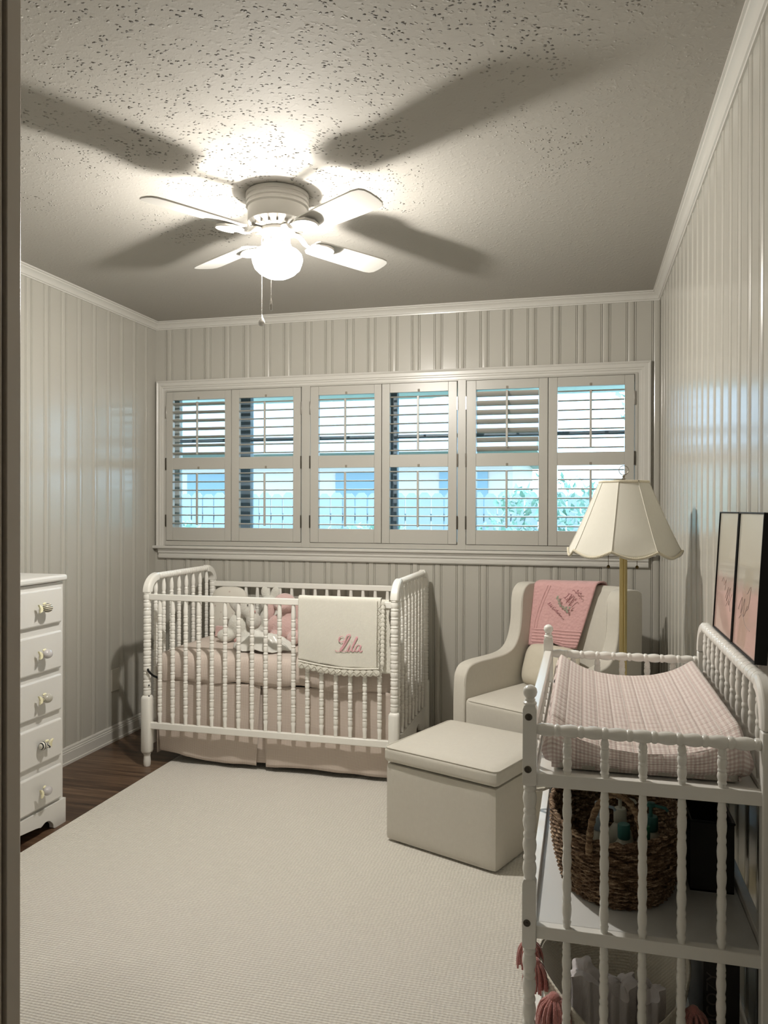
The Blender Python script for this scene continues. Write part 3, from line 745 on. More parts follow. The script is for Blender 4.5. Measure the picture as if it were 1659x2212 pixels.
M['plushpink2'] = plush('rose_felt', (.56,.28,.26), (.64,.36,.33))
bunny()
def tall_bunny():
    t = empty('plush_toy', 'pale plush rabbit behind the lamb, its two ears showing above the crib rail', 'stuffed toy', (.818, -.170, MZ-.001))
    mb = MB(); mb.ell((0,0,.085), (.065,.055,.088)); mb.ell((0,-.01,.185), (.052,.047,.050)); mb.ell((-.05,-.05,.03), (.035,.05,.03)); mb.ell((.05,-.05,.03), (.035,.05,.03)); mb.build('body', M['plushwhite'], t, remesh=.006)
    for s_ in (-1, 1): MB().ell((s_*.028,.0,.242), (.026,.012,.040), rot=Matrix.Rotation(R(s_*16),3,'Y').to_euler()).build('ear', M['plushwhite'], t)
tall_bunny()
def pink_bear():
    t = empty('plush_toy', 'large pink plush bunny with drooping ears sitting behind the white satin comforter', 'stuffed toy', (.968, -.318, MZ-.001))
    mb = MB(); mb.ell((0,0,.080), (.075,.062,.083)); mb.ell((-.045,-.065,.035), (.032,.052,.032)); mb.ell((.070,-.060,.035), (.036,.052,.034)); mb.ell((-.068,-.02,.10), (.028,.028,.055), rot=Matrix.Rotation(R(28),3,'Y').to_euler()); mb.ell((.078,-.01,.10), (.028,.028,.055), rot=Matrix.Rotation(R(-25),3,'Y').to_euler()); mb.ell((0,0,.155),(.045,.04,.03))
    mb.build('body', M['plushpink'], t, remesh=.006)
    mb = MB(); mb.ell((0,-.014,.212), (.064,.055,.054)); mb.ell((.0,-.058,.200), (.034,.026,.026)); mb.build('head', M['plushpink'], t, remesh=.006)
    for x in (-.022,.024): MB().ell((x,-.067,.222), (.0045,.003,.0045)).build('eye', M['black'], t)
    for s_ in (-1, 1): MB().ell((s_*.078+.008*0,-.02,.175), (.028,.016,.062), rot=Matrix.Rotation(R(-s_*14),3,'Y').to_euler()).build('ear', M['plushpink'], t)
    MB().prism([(.085,0),(.165,0),(.165,.085),(.10,.088)], -.03, .02, 'xz').build('pink_cuff', M['plushpink'], t, bevel=.012)
pink_bear()
def satin():
    t = empty('comforter', 'crumpled white satin baby comforter lying in front of the plush toys', 'blanket', (.935, -.560, MZ-.001))
    mb = MB(); nu, nv = 46, 30
    def f(u, v):
        a = u*2*PI; r = v; x = .155*r*math.cos(a)*(1+.12*math.sin(3*a)); y = .085*r*math.sin(a)*(1+.15*math.sin(5*a+1))
        z = .085*(1-r**1.6)+.030*noise.noise(Vector((x*14,y*14,2)))+.014*math.sin(6*a+r*4)*r+.010*abs(noise.noise(Vector((x*34,y*34,5))))
        return (x, y, max(.003, z+.006))
    mb.grid(f, nu, nv, .6, .3); mb.build('comforter_cloth', M['satin'], t, ang=80, solid=.003)
satin()

# ------------------------------------------------------------ upholstery helpers
def soft_box(mb, x0, x1, y0, y1, z0, z1, r, dome=0, n=14, amp=0, seed=0, side=0):
    """rounded box from a projected cube grid"""
    hx, hy, hz = (x1-x0)/2, (y1-y0)/2, (z1-z0)/2; c = ((x0+x1)/2, (y0+y1)/2, (z0+z1)/2)
    def rb(px, py, pz):
        q = Vector((px*hx, py*hy, pz*hz)); inn = Vector((max(-hx+r,min(hx-r,q.x)), max(-hy+r,min(hy-r,q.y)), max(-hz+r,min(hz-r,q.z))))
        d = q-inn
        if d.length > 1e-9: q = inn+d.normalized()*r
        k = (1-px*px)*(1-py*py)
        if pz > 0: q.z += dome*k*pz
        if side: q.x += side*px*(1-pz*pz)*(1-py*py); q.y += side*py*(1-pz*pz)*(1-px*px)
        if amp: q += Vector((1,1,1))*noise.noise(q*9+Vector((seed,0,0)))*amp
        return q+Vector(c)
    def sp(t):
        return math.copysign(1-(1-abs(2*t-1))**1.0, 2*t-1)
    for ax in range(3):
        for sg in (-1, 1):
            def fn(u, v, ax=ax, sg=sg):
                e = lambda t: -1+2*(t*t*(3-2*t)*.35+t*.65)
                a, b = e(u), e(v); p = [0,0,0]; p[ax] = sg; o = [i for i in range(3) if i != ax]
                if (sg > 0) != (ax == 1): p[o[0]] = a; p[o[1]] = b
                else: p[o[0]] = -a; p[o[1]] = b
                return rb(*p)
            d = [2*hx,2*hy,2*hz]; o = [i for i in range(3) if i != ax]
            mb.grid(fn, n, n, d[o[0]], d[o[1]])
    return mb
def piping_rect(x0, x1, y0, y1, z, r, rad=.0028, zf=None):
    pts = []
    for cx_, cy_, a0 in ((x1-r,y1-r,0),(x0+r,y1-r,90),(x0+r,y0+r,180),(x1-r,y0+r,270)):
        for k in range(5):
            a = R(a0+90*k/4); pts.append((cx_+r*math.cos(a), cy_+r*math.sin(a), z))
    pts.append(pts[0]); return MB().tube(pts, rad, 6, caps=False)
# ottoman
def ottoman():
    yaw = R(-22.5); o = Vector((2.222, -1.512, RZ))       # near corner = local (w, 0)
    w_, d_ = .487, .475
    org = o-Vector((math.cos(yaw)*w_, math.sin(yaw)*w_, 0))
    t = empty('ottoman', 'square oat linen storage ottoman with cushioned lid in front of the armchair', 'ottoman', org, yaw)
    soft_box(MB(), .004, w_-.004, .004, d_-.004, .006, .300, .012, n=12).build('base', M['linen'], t, ang=60)
    soft_box(MB(), -.004, w_+.004, -.004, d_+.004, .303, .366, .020, dome=.012, n=18, side=.003).build('lid_cushion', M['linen'], t, ang=70)
    piping_rect(-.001, w_+.001, -.001, d_+.001, .3605, .022, .0024).build('piping', M['linen'], t)
ottoman()
# armchair
def armchair():
    t = empty('armchair', 'oat linen wingback nursery armchair in the right back corner', 'armchair', (2.524, -.305, RZ), R(-30))
    prof = [(-.655,.045),(-.665,.30),(-.662,.50),(-.648,.556),(-.615,.583),(-.55,.592),(-.46,.594),(-.37,.598),(-.305,.612),(-.262,.645),(-.235,.70),(-.222,.77),(-.218,.84),(-.206,.885),(-.178,.912),(-.14,.922),(-.06,.918),(-.02,.905),(0,.87),(.0,.60),(-.02,.045)]
    prof = [(y, z-RZ) for y, z in smooth_path(prof, 3)]
    for s_ in (-1, 1):
        x0, x1 = (-.290,-.222) if s_ < 0 else (.222,.290)
        mb = MB().prism(prof, x0, x1, 'yz')
        mb.build('side_panel', M['linen'], t, fix=True, bevel=.024, bseg=5, ang=45)
        a, = (x0+.006,) if s_ > 0 else (x1-.006,)
        MB().tube([(a, y+.004*0, z-.006) for y, z in prof[6:46]], .0024, 6).build('piping', M['linen'], t)
    bk = [(-.150,.30),(-.140,.42),(-.118,.58),(-.098,.74),(-.080,.86),(-.062,.905),(-.030,.918),(-.004,.900),(.002,.86),(-.003,.30)]
    MB().prism([(y, z) for y, z in bk], -.226, .226, 'yz').build('backrest', M['linen'], t, fix=True, bevel=.016, bseg=4, ang=45)
    soft_box(MB(), -.221, .221, -.670, -.135, .285, .432, .022, dome=.016, n=20).build('seat_cushion', M['linen'], t, ang=70)
    piping_rect(-.217, .217, -.667, -.14, .424, .03).build('piping', M['linen'], t)
    MB().box(-.223, .223, -.655, -.02, .05, .285).build('seat_base', M['linen'], t, bevel=.008)
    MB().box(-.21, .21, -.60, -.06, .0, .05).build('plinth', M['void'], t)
armchair()
# lumbar pillow on the chair
def lumbar():
    t = empty('throw_pillow', 'small oat linen lumbar pillow on the armchair seat', 'pillow', (2.524, -.305, RZ), R(-30))
    mb = MB(); nu = 26
    for sg in (-1, 1):
        def f(u, v, sg=sg):
            a, b = 2*u-1, 2*v-1; th = .052*(max(0,(1-a**4))*max(0,(1-b**4)))**.6
            x = a*.150*(1-.10*b**4); z = b*.105*(1-.13*a**4)
            if sg > 0: x = -x
            return (x, sg*th+.004*noise.noise(Vector((a*3,b*3,sg)))*(1-a*a), z)
        mb.grid(f, nu, nu, .33, .21)
    o = mb.build('pillow_cover', M['pillow'], t, ang=120); o.location = (-.055, -.232, .530); o.rotation_euler = (R(-20), 0, R(-4))
lumbar()
# pink quilt over the chair back
def pink_quilt():
    t = empty('baby_quilt', 'pink quilted baby blanket with monogram draped over the armchair back', 'blanket', (2.524, -.305, 0), R(-30))
    TL, TR, BR, BL = Vector((-.222,-.098,.912)), Vector((.110,-.090,.926)), Vector((.036,-.135,.628)), Vector((-.226,-.150,.616))
    def front(u, v):      # v 0 bottom .. 1 top
        p = (BL*(1-u)+BR*u)*(1-v)+(TL*(1-u)+TR*u)*v
        p.y -= .012+.006*math.sin(u*9+v*2)*(1-v)
        if v < .12: p.z += .018*max(0, 1-abs(u-.52)/.22)*(1-v/.12)
        p.x += -.012*math.sin(v*PI)*(1-u)
        return p
    NV = 40
    def f(u, v):
        if v < .72: return front(u, v/.72)
        k = (v-.72)/.28; p = front(u, 1.0); th = min(1, k/.45)*PI; r = .052
        y = p.y+r-r*math.cos(th); z = p.z+.016*math.sin(th)
        if k > .45: z -= (k-.45)*.25; y = p.y+2*r
        return Vector((p.x, y, z))
    MB().grid(f, 40, NV, .32, .45).build('quilt_cloth', M['quilt'], t, ang=80, solid=.007, off=0)
    mb = MB()
    for k in range(5): mb.tube([Vector(front(.10+.9*u/16 if k < 9 else u/16, .075+.05*k))+Vector((0,-.004,0)) for u in range(17)], .0042, 6, .6)
    for k in range(2): mb.tube([Vector(front(.13+.045*k+.11*(v/12)**1.5, .27+.72*v/12))+Vector((0,-.004,0)) for v in range(13)], .0036, 6, .6)
    mb.build('corded_border', M['quilt'], t, ang=70)
    # monogram: local frame running down-right across the cloth; coordinates measured in crop units
    A = Vector((-.033,-.099,.859)); 
    def emb(cu, cv):     # crop units -> u,v on the quilt plane
        x = -.126+(cu-640)*.000290+(cv-500)*.000020; z = .838-(cv-500)*.000255-(cu-640)*(-.000045)
        vv = (z-.62)/.30; y = -.1155-(1-vv)*.047
        return Vector((x, y-.010-.0045, z))
    def stroke(mb, pts, r=.0014): mb.tube(smooth_path([tuple(emb(*p)) for p in pts], 4), r, 6)
    mb = MB()
    # L
    stroke(mb, [(1040,395),(1000,440),(960,465)], .0018); stroke(mb, [(1020,388),(1060,402)], .0012); stroke(mb, [(940,450),(970,480),(1000,500),(1010,470)], .0014)
    # V
    stroke(mb, [(1085,415),(1040,480),(985,560)], .0018); stroke(mb, [(1125,440),(1060,500),(985,562)], .0013); stroke(mb, [(1070,405),(1100,425)], .0012); stroke(mb, [(1110,430),(1140,452)], .0012)
    # C
    stroke(mb, [(1165,540),(1150,505),(1115,520),(1075,560),(1045,590),(1060,612),(1090,600)], .0016)
    # bow
    stroke(mb, [(1100,345),(1130,335),(1150,370),(1180,380),(1190,350),(1210,345),(1200,380),(1235,400),(1265,405)], .0013); stroke(mb, [(1150,375),(1165,400),(1200,395)], .0012); stroke(mb, [(1215,395),(1205,440),(1245,460),(1230,505)], .0013)
    mb.build('monogram', M['plum'], t)
    mb = MB()
    for (cx_, cy_, r) in ((820,460,26),(850,500,30),(860,555,28),(880,600,22),(930,630,26),(960,670,30),(1000,690,26),(1050,650,20),(830,430,14),(1010,725,14),(990,640,18)):
        for k in range(6):
            a = k*1.05+cx_; p = emb(cx_+r*.6*math.cos(a), cy_+r*.6*math.sin(a)); mb.ell(p, (.0034,.0015,.0022), 8, 5, rot=Matrix.Rotation(a,3,'Y').to_euler())
    mb.build('wreath', M['sage'], t)
    mb = MB()   # script name running down to the right
    d = Vector((.70, .715)); nn = Vector((.715, -.70)); base = Vector((635, 545))
    def sc_(a, b): q = base+d*a+nn*b; return (q.x, q.y)
    glyph = [[(0,5),(8,0),(22,30),(26,52),(18,50),(14,22),(10,2),(30,0)],[(34,22),(36,2),(44,2)],[(46,4),(56,44),(52,46),(50,8),(58,2)],[(76,20),(64,20),(62,4),(74,6),(78,20),(78,4),(86,4)],
             [(142,44),(128,52),(108,30),(112,4),(132,2)],[(156,20),(144,20),(142,4),(154,6),(158,20),(160,4)],[(172,40),(170,4),(178,4)],[(162,28),(182,30)],[(184,4),(196,44),(190,46),(188,2),(196,20),(204,16),(204,2)],
             [(212,10),(224,16),(220,22),(212,10),(216,2),(228,4)],[(232,18),(234,2),(236,16),(248,18)],[(252,18),(254,2),(260,4)],[(264,18),(266,2),(270,16),(280,16),(280,2)],[(286,10),(298,16),(294,22),(286,10),(290,2),(302,4)]]
    for st in glyph: stroke(mb, [sc_(a*1.25, b) for a, b in st], .0010)
    mb.build('embroidered_name', M['plum'], t)
pink_quilt()

# ------------------------------------------------------------ floor lamp
def lamp():
    t = empty('floor_lamp', 'brass floor lamp with scalloped cream bell shade beside the right wall', 'floor lamp', (2.648, -1.33, RZ))
    MB().lathe([(.02,0),(.118,0),(.120,.004),(.118,.012),(.100,.018),(.060,.024),(.030,.040),(.018,.055),(.014,.06)], 40).build('base', M['brass'], t, ang=50)
    mb = MB()
    for k in range(6):
        a = 2*PI*k/6; mb.lathe([(.0052,.055),(.0052,1.20)], 10, (.0082*math.cos(a), .0082*math.sin(a), 0))
    mb.build('pole', M['brass'], t, ang=50)
    MB().lathe([(.0060,.056),(.0060,1.20)], 10).build('pole_core', M['brassdark'], t)
    MB().lathe([(.012,1.20),(.018,1.205),(.018,1.235),(.006,1.25),(.004,1.37)], 16).build('socket', M['brass'], t)
    zt, zb = 1.386, 1.137; rt, rb = .084, .198; NP = 8; per = 14; nv = 22; ph = R(-104+22.5+22.5)
    def rad(v, u):   # bell profile, concave panels between seams
        k = v; base = rb+(rt-rb)*(k**.92); loc = (u*NP) % 1
        sag = 1-(1-math.cos(PI/NP))*(1-abs(2*loc-1)**2)*(.62)
        if v < .05: pass
        return base*sag
    vs = []; fs = []; uvs = []; N = NP*per
    for j in range(nv+1):
        v = j/nv
        for i in range(N):
            u = i/N; a = ph+2*PI*u; loc = (u*NP) % 1
            z = zt+(zb-zt)*(1-v); scal = .022*math.sin(PI*loc)
            z -= scal*max(0, 1-v/.25)**1.5; r = rad(v, u)
            vs.append((r*math.cos(a), r*math.sin(a), z-RZ))
    for j in range(nv):
        for i in range(N):
            i2 = (i+1)%N; fs.append((j*N+i, j*N+i2, (j+1)*N+i2, (j+1)*N+i)); uvs.append([(i/N,j/nv*.3),((i+1)/N,j/nv*.3),((i+1)/N,(j+1)/nv*.3),(i/N,(j+1)/nv*.3)])
    sh = MB().add(vs, fs, uvs).build('lamp_shade', M['shade'], t, ang=14, solid=.0015)
    MB().tube([Vector(vs[i%N])*1.003+Vector((0,0,.003)) for i in range(N+1)], .0042, 6, caps=False).build('scalloped_braid', M['braid'], sh)
    q = nv*N; MB().tube([Vector((vs[q+i%N][0]*1.01, vs[q+i%N][1]*1.01, zt-RZ-.004)) for i in range(N+1)], .0055, 6, caps=False).build('top_braid', M['braid'], sh)
    for k in range(NP):
        i = k*per; MB().tube([Vector((vs[j*N+i][0]*1.004, vs[j*N+i][1]*1.004, vs[j*N+i][2])) for j in range(nv+1)], .0016, 5).build('seam', M['shade'], sh)
    mb = MB()
    for k in range(3):
        a = 2*PI*k/3; mb.tube([(0,0,zt-.012-RZ), (rt*.96*math.cos(a), rt*.96*math.sin(a), zt-.006-RZ)], .0014, 6)
    mb.build('spider', M['brass'], t)
    fin = MB().lathe([(.004,zt-.02-RZ),(.005,zt+.004-RZ),(.008,zt+.008-RZ),(.004,zt+.012-RZ),(.006,zt+.018-RZ),(.003,zt+.024-RZ)], 14)
    fin.tube([(.0165*math.cos(a), 0, zt+.038-RZ+.0165*math.sin(a)) for a in [2*PI*k/24 for k in range(25)]], .0017, 8, caps=False)
    fin.build('finial', M['chrome'], t)
    for x, y in ((-.052,-.02),(.045,-.02)):
        ch = MB().tube([(x,y,1.22),(x,y,1.078)], .0009, 5)
        for k in range(26): ch.ell((x,y,1.08+k*.0052), (.0015,)*3, 6, 4)
        c = ch.build('pull_chain', M['brassdark'], t); MB().ell((x,y,1.072), (.0058,.0058,.0062), 12, 8).build('chain_ball', M['brassdark'], c)
lamp()

# ------------------------------------------------------------ changing table
TX0, TX1, TY0, TY1 = 2.409, 2.842, -2.660, -1.830
def changing_table():
    t = empty('changing_table', 'white turned-spindle changing table along the right wall', 'changing table', (TX0, TY0, RZ)); m = M['table']
    w_, d_ = TX1-TX0, TY1-TY0; Z = lambda z: z-RZ; s_ = .0135
    def sq(mb, x, y, z0, z1, sy=s_, ch=.004):
        rings = [(.80,z0),(1,z0+.006),(1,z1-.008),(.78,z1)]; vs = []
        for k, z in rings: vs += [(x+a*s_*k, y+b*sy*k, Z(z)) for a, b in ((-1,-1),(1,-1),(1,1),(-1,1))]
        mb.add(vs, [(j*4+q, j*4+(q+1)%4, (j+1)*4+(q+1)%4, (j+1)*4+q) for j in range(3) for q in range(4)]+[(3,2,1,0),(12,13,14,15)])
    for y in (0, d_):
        mb = MB()
        sq(mb, 0, y, .742, .900); sq(mb, 0, y, .421, .557); sq(mb, 0, y, .10, .18)
        mb.lathe([(.008,Z(.899)),(.0125,Z(.900)),(.0135,Z(.904)),(.0095,Z(.907)),(.0105,Z(.910)),(.0085,Z(.913)),(.0125,Z(.918)),(.0142,Z(.925)),(.0125,Z(.932)),(.007,Z(.937)),(.001,Z(.9385))], 18, (0,y,0))
        mb.lathe([(.011,Z(.5565))]+[(r, Z(z)) for r, z in bulb(.557,.742,.046,.0138,.0128,.0108)]+[(.011,Z(.7425))], 18, (0,y,0))
        mb.lathe([(.011,Z(.1795))]+[(r, Z(z)) for r, z in bulb(.18,.421,.048,.0138,.0128,.0108)]+[(.011,Z(.4215))], 18, (0,y,0))
        mb.lathe([(.008,0),(.0115,0),(.0135,.02),(.0115,.06),(.0105,.09)], 16, (0,y,0))
        mb.build('post', m, t, ang=40, bevel=.0012)
        # wall-side post: plain board with a curved cap carrying the gallery rail
        g = 1 if y == 0 else -1
        MB().box(w_-.014, w_+.022, y-.014, y+.014, 0, Z(.878)).build('back_post', m, t, bevel=.003)
        arc = []; vs = []
        for k in range(9):
            a = PI/2*k/8; cy_ = y+g*(.070-.070*math.cos(a)); cz = Z(.880)+.076*math.sin(a); nx, nz = -g*math.cos(a), math.sin(a); h = .014; wv = .0155-.001*k/8
            for u, v in ((-wv,-h),(-wv,h*.5),(-wv*.6,h),(wv*.6,h),(wv,h*.5),(wv,-h)): vs.append((w_+.0+u, cy_+nx*v, cz+nz*v))
        n = 6; MB().add(vs, [(j*n+q, j*n+(q+1)%n, (j+1)*n+(q+1)%n, (j+1)*n+q) for j in range(8) for q in range(n)]+[tuple(reversed(range(n))), tuple(8*n+q for q in range(n))]).build('corner_cap', m, t, ang=40, fix=True, bevel=.002)
        # end rails
        pr = [(.0095, s_-.001)]+bulb(s_, w_-s_, .047, .0128, .0122, .0098)+[(.0095, w_-s_+.001)]
        MB().lathe(pr, 18, (0, y, Z(.852)), axis='x').build('end_rail', m, t, ang=50)
        for z0, z1, nm in ((.742,.768,'tray_rail'),(.443,.468,'shelf_rail'),(.125,.155,'bottom_rail')):
            MB().box(s_-.002, w_-s_+.002, y-.010, y+.010, Z(z0), Z(z1)).build(nm, m, t, bevel=.0015)
        specs = [(.767,.842,.030),(.467,.743,.0445),(.154,.444,.0445)]
        for zi, (za, zb, pt) in enumerate(specs):
            sp = None; za2 = za+.016 if zi else za+.012; zb2 = zb-.020 if zi else zb-.014
            for k in range(5):
                x = .072+.0702*k
                if sp is None:
                    pr = [(.005,Z(za)),(.0066,Z(za)),(.0072,Z(za+.006)),(.0088,Z(za2-.003))]+[(r,Z(z)) for r, z in bulb(za2, zb2, pt, .0092, .0086, .0074)]+[(.0086,Z(zb2+.003)),(.0068,Z(zb-.004)),(.005,Z(zb+.001))]
                    sp = MB().lathe(pr, 14).build('spindle', m, t, ang=50); sp.location = (x, y, 0)
                else: copy_obj(sp, t, (x, y, 0))
    # room-side gallery rail (flat) with small spindles and the long rails
    MB().box(-.011, .011, s_-.002, d_-s_+.002, Z(.842), Z(.862)).build('front_gallery_rail', m, t, bevel=.003)
    for z0, z1, nm in ((.742,.768,'tray_rail'),(.443,.480,'shelf_rail'),(.10,.13,'bottom_rail')):
        MB().box(-.009, .009, s_-.002, d_-s_+.002, Z(z0), Z(z1)).build(nm, m, t, bevel=.0015)
        MB().box(w_-.009, w_+.009, .012, d_-.012, Z(z0), Z(z1)).build(nm, m, t, bevel=.0015)
    sp = None
    for k in range(10):
        y = d_*(k+1)/11
        if sp is None:
            pr = [(.004,Z(.767)),(.006,Z(.768)),(.0072,Z(.778)),(.006,Z(.786)),(.0075,Z(.805)),(.006,Z(.822)),(.0072,Z(.832)),(.0055,Z(.843))]
            sp = MB().lathe(pr, 12).build('gallery_spindle', m, t, ang=50); sp.location = (0, y, 0)
        else: copy_obj(sp, t, (0, y, 0))
    pr = [(.012, .068)]+bulb(.069, d_-.069, .0345, .0158, .0150, .0130)+[(.012, d_-.068)]
    MB().lathe(pr, 20, (w_, 0, Z(.956)), axis='y').build('back_gallery_rail', m, t, ang=50)
    sp = None
    for k in range(11):
        y = .075+(d_-.15)*k/10
        if sp is None:
            pr = [(.005,Z(.767)),(.0068,Z(.768)),(.0075,Z(.780)),(.0090,Z(.792))]+[(r,Z(z)) for r, z in bulb(.794,.925,.040,.0098,.0092,.0076)]+[(.0085,Z(.930)),(.006,Z(.946))]
            sp = MB().lathe(pr, 14).build('back_spindle', m, t, ang=50); sp.location = (w_, y, 0)
        else: copy_obj(sp, t, (w_, y, 0))
    MB().box(.010, w_-.010, .018, d_-.012, Z(.748), Z(.757)).build('tray_board', m, t, bevel=.001)
    MB().box(.010, w_-.010, .018, d_-.012, Z(.455), Z(.464)).build('shelf_board', M['shelf'], t, bevel=.001)
    MB().box(.010, w_-.010, .018, d_-.012, Z(.112), Z(.121)).build('shelf_board', M['shelf'], t, bevel=.001)
    for (x, z) in ((-.002,.878),(-.003,.775),(-.004,.473),(w_+.006,.775),(w_+.004,.460)):
        b = MB().lathe([(.001,0),(.0068,0),(.0072,-.0012),(.0058,-.0022),(.0045,-.0014),(.0030,-.0014),(.0022,-.0020),(.0005,-.0022)], 18, (x, -.0128, Z(z)), axis='y').build('bolt_head', M['darksteel'], t, ang=40, fix=True)
M['shelf'] = paint('shelf_board_paint', (.66,.66,.64), .4, .03)
changing_table()

# changing pad
def changing_pad():
    x0, x1, y0, y1 = 2.432, 2.822, -2.628, -1.868; zb = .759
    t = empty('changing_pad', 'contoured changing pad in quilted pink gingham cover on the changing table', 'changing pad', (x0, y0, zb))
    wd, ln = x1-x0, y1-y0
    def top(u, v):
        a = abs(2*u-1); end = math.exp(-((v)/.045)**2)*.4+math.exp(-((1-v)/.03)**2)*.35
        z = .052+.062*a**2.3
        z = z-(z-.03)*end*.5
        if a > .96: z -= (a-.96)/.04*.018
        return z+.0015*noise.noise(Vector((u*9, v*16, 0)))
    nu, nv = 56, 80; mb = MB()
    ins = .010
    def P(u, v):
        bx = .010*(1-(2*v-1)**8); x = ins+(wd-2*ins)*u; y = ins+(ln-2*ins)*v
        return Vector((x, y, top(u, v)))
    mb.grid(P, nu, nv, wd, ln)
    per = [(i/nu, 0) for i in range(nu)]+[(1, j/nv) for j in range(nv)]+[(1-i/nu, 1) for i in range(nu)]+[(0, 1-j/nv) for j in range(nv)]
    n = len(per); rows = 9; vs = []
    for r in range(rows):
        k = r/(rows-1)
        for i, (u, v) in enumerate(per):
            p = P(u, v); ox = (2*u-1) if u in (0,1) else 0; oy = (2*v-1) if v in (0,1) else 0
            bul = .010*math.sin(PI*min(1, k*1.1)); fr = .003*math.sin(i*.9)*k+.004*noise.noise(Vector((i*.15,k*3,0)))
            q = Vector((p.x+ox*(bul+fr), p.y+oy*(bul+fr), p.z*(1-k)+.004*k))
            if k > .85: q.x -= ox*.012; q.y -= oy*.012
            vs.append(q)
    fs = [((r+1)*n+i, (r+1)*n+(i+1)%n, r*n+(i+1)%n, r*n+i) for r in range(rows-1) for i in range(n)]
    Lp = 2*(wd+ln); uvs = [[(i/n*Lp,-(r+1)*.012),((i+1)/n*Lp,-(r+1)*.012),((i+1)/n*Lp,-r*.012),(i/n*Lp,-r*.012)] for r in range(rows-1) for i in range(n)]
    mb.add(vs, fs, uvs); mb.build('pad_cover', M['pad'], t, ang=100)
    MB().box(.02, wd-.02, .02, ln-.02, .0, .03).build('pad_base', M['liner'], t, bevel=.01)
changing_pad()

# ------------------------------------------------------------ pictures leaning on the gallery rail
def art_mat(name, seed):
    t = NT(name, (.6,.5,.45), .25); c = t.coord('Object'); x = t.node('ShaderNodeSeparateXYZ', i_0=c)
    g = t.ramp(t.math('ADD', t.math('MULTIPLY', x.outputs[2], 3.2), t.math('MULTIPLY', t.noise(c, 14, 3), .12)), [(.0,(.62,.43,.37)), (.48,(.60,.42,.37)), (.56,(.55,.51,.43)), (.95,(.58,.56,.48))])
    t.color(g); t.b.inputs['Coat Weight'].default_value = .6; t.b.inputs['Coat Roughness'].default_value = .02; return t.m
def picture(y0, y1, label, seed, pts):
    # bottom edge sits on the rail, top leans on the wall
    xb, xt, zb, zt = 2.845, 2.862, .9725, 1.280; tilt = math.atan2(xt-xb, zt-zb); h = math.hypot(zt-zb, xt-xb)
    t = empty('picture', label, 'picture', (xb, y0, zb)); t.rotation_euler = (0, tilt, 0); wd = y1-y0
    mb = MB(); th = .024
    mb.box(0, th, 0, .0035, 0, h); mb.box(0, th, wd-.0035, wd, 0, h); mb.box(0, th, .0035, wd-.0035, 0, .0035); mb.box(0, th, .0035, wd-.0035, h-.0035, h); mb.box(.006, th, .0035, wd-.0035, .0035, h-.0035)
    mb.build('picture_frame', M['black'], t, bevel=.0006)
    MB().box(.0035, .0062, .0036, wd-.0036, .0036, h-.0036).build('art_print', art_mat('blush_watercolour', seed), t, smooth=False)
    mb = MB()
    for st in pts: mb.tube(smooth_path([(.0034, wd-.01-a*(wd-.02), b*h) for a, b in st], 5), .0007, 5)
    mb.build('brush_script', M['faint'], t)
M['faint'] = NT('faint_grey_ink', (.36,.27,.24), .6).m
picture(-2.245, -1.985, 'left black-framed blush art print leaning on the changing table rail', 1,
        [[(.3,.42),(.4,.46),(.45,.40),(.55,.45),(.5,.36)],[(.55,.30),(.7,.40),(.62,.28),(.8,.40),(.74,.26),(.9,.36)],[(.6,.24),(.75,.30),(.85,.22)]])
picture(-2.512, -2.252, 'right black-framed blush art print, nearer the doorway, leaning on the changing table rail', 2,
        [[(.35,.45),(.5,.42),(.65,.48),(.6,.34),(.5,.30)],[(.15,.28),(.3,.38),(.28,.26),(.42,.38),(.40,.25),(.55,.34)],[(.2,.22),(.35,.26),(.5,.20),(.7,.18)]])

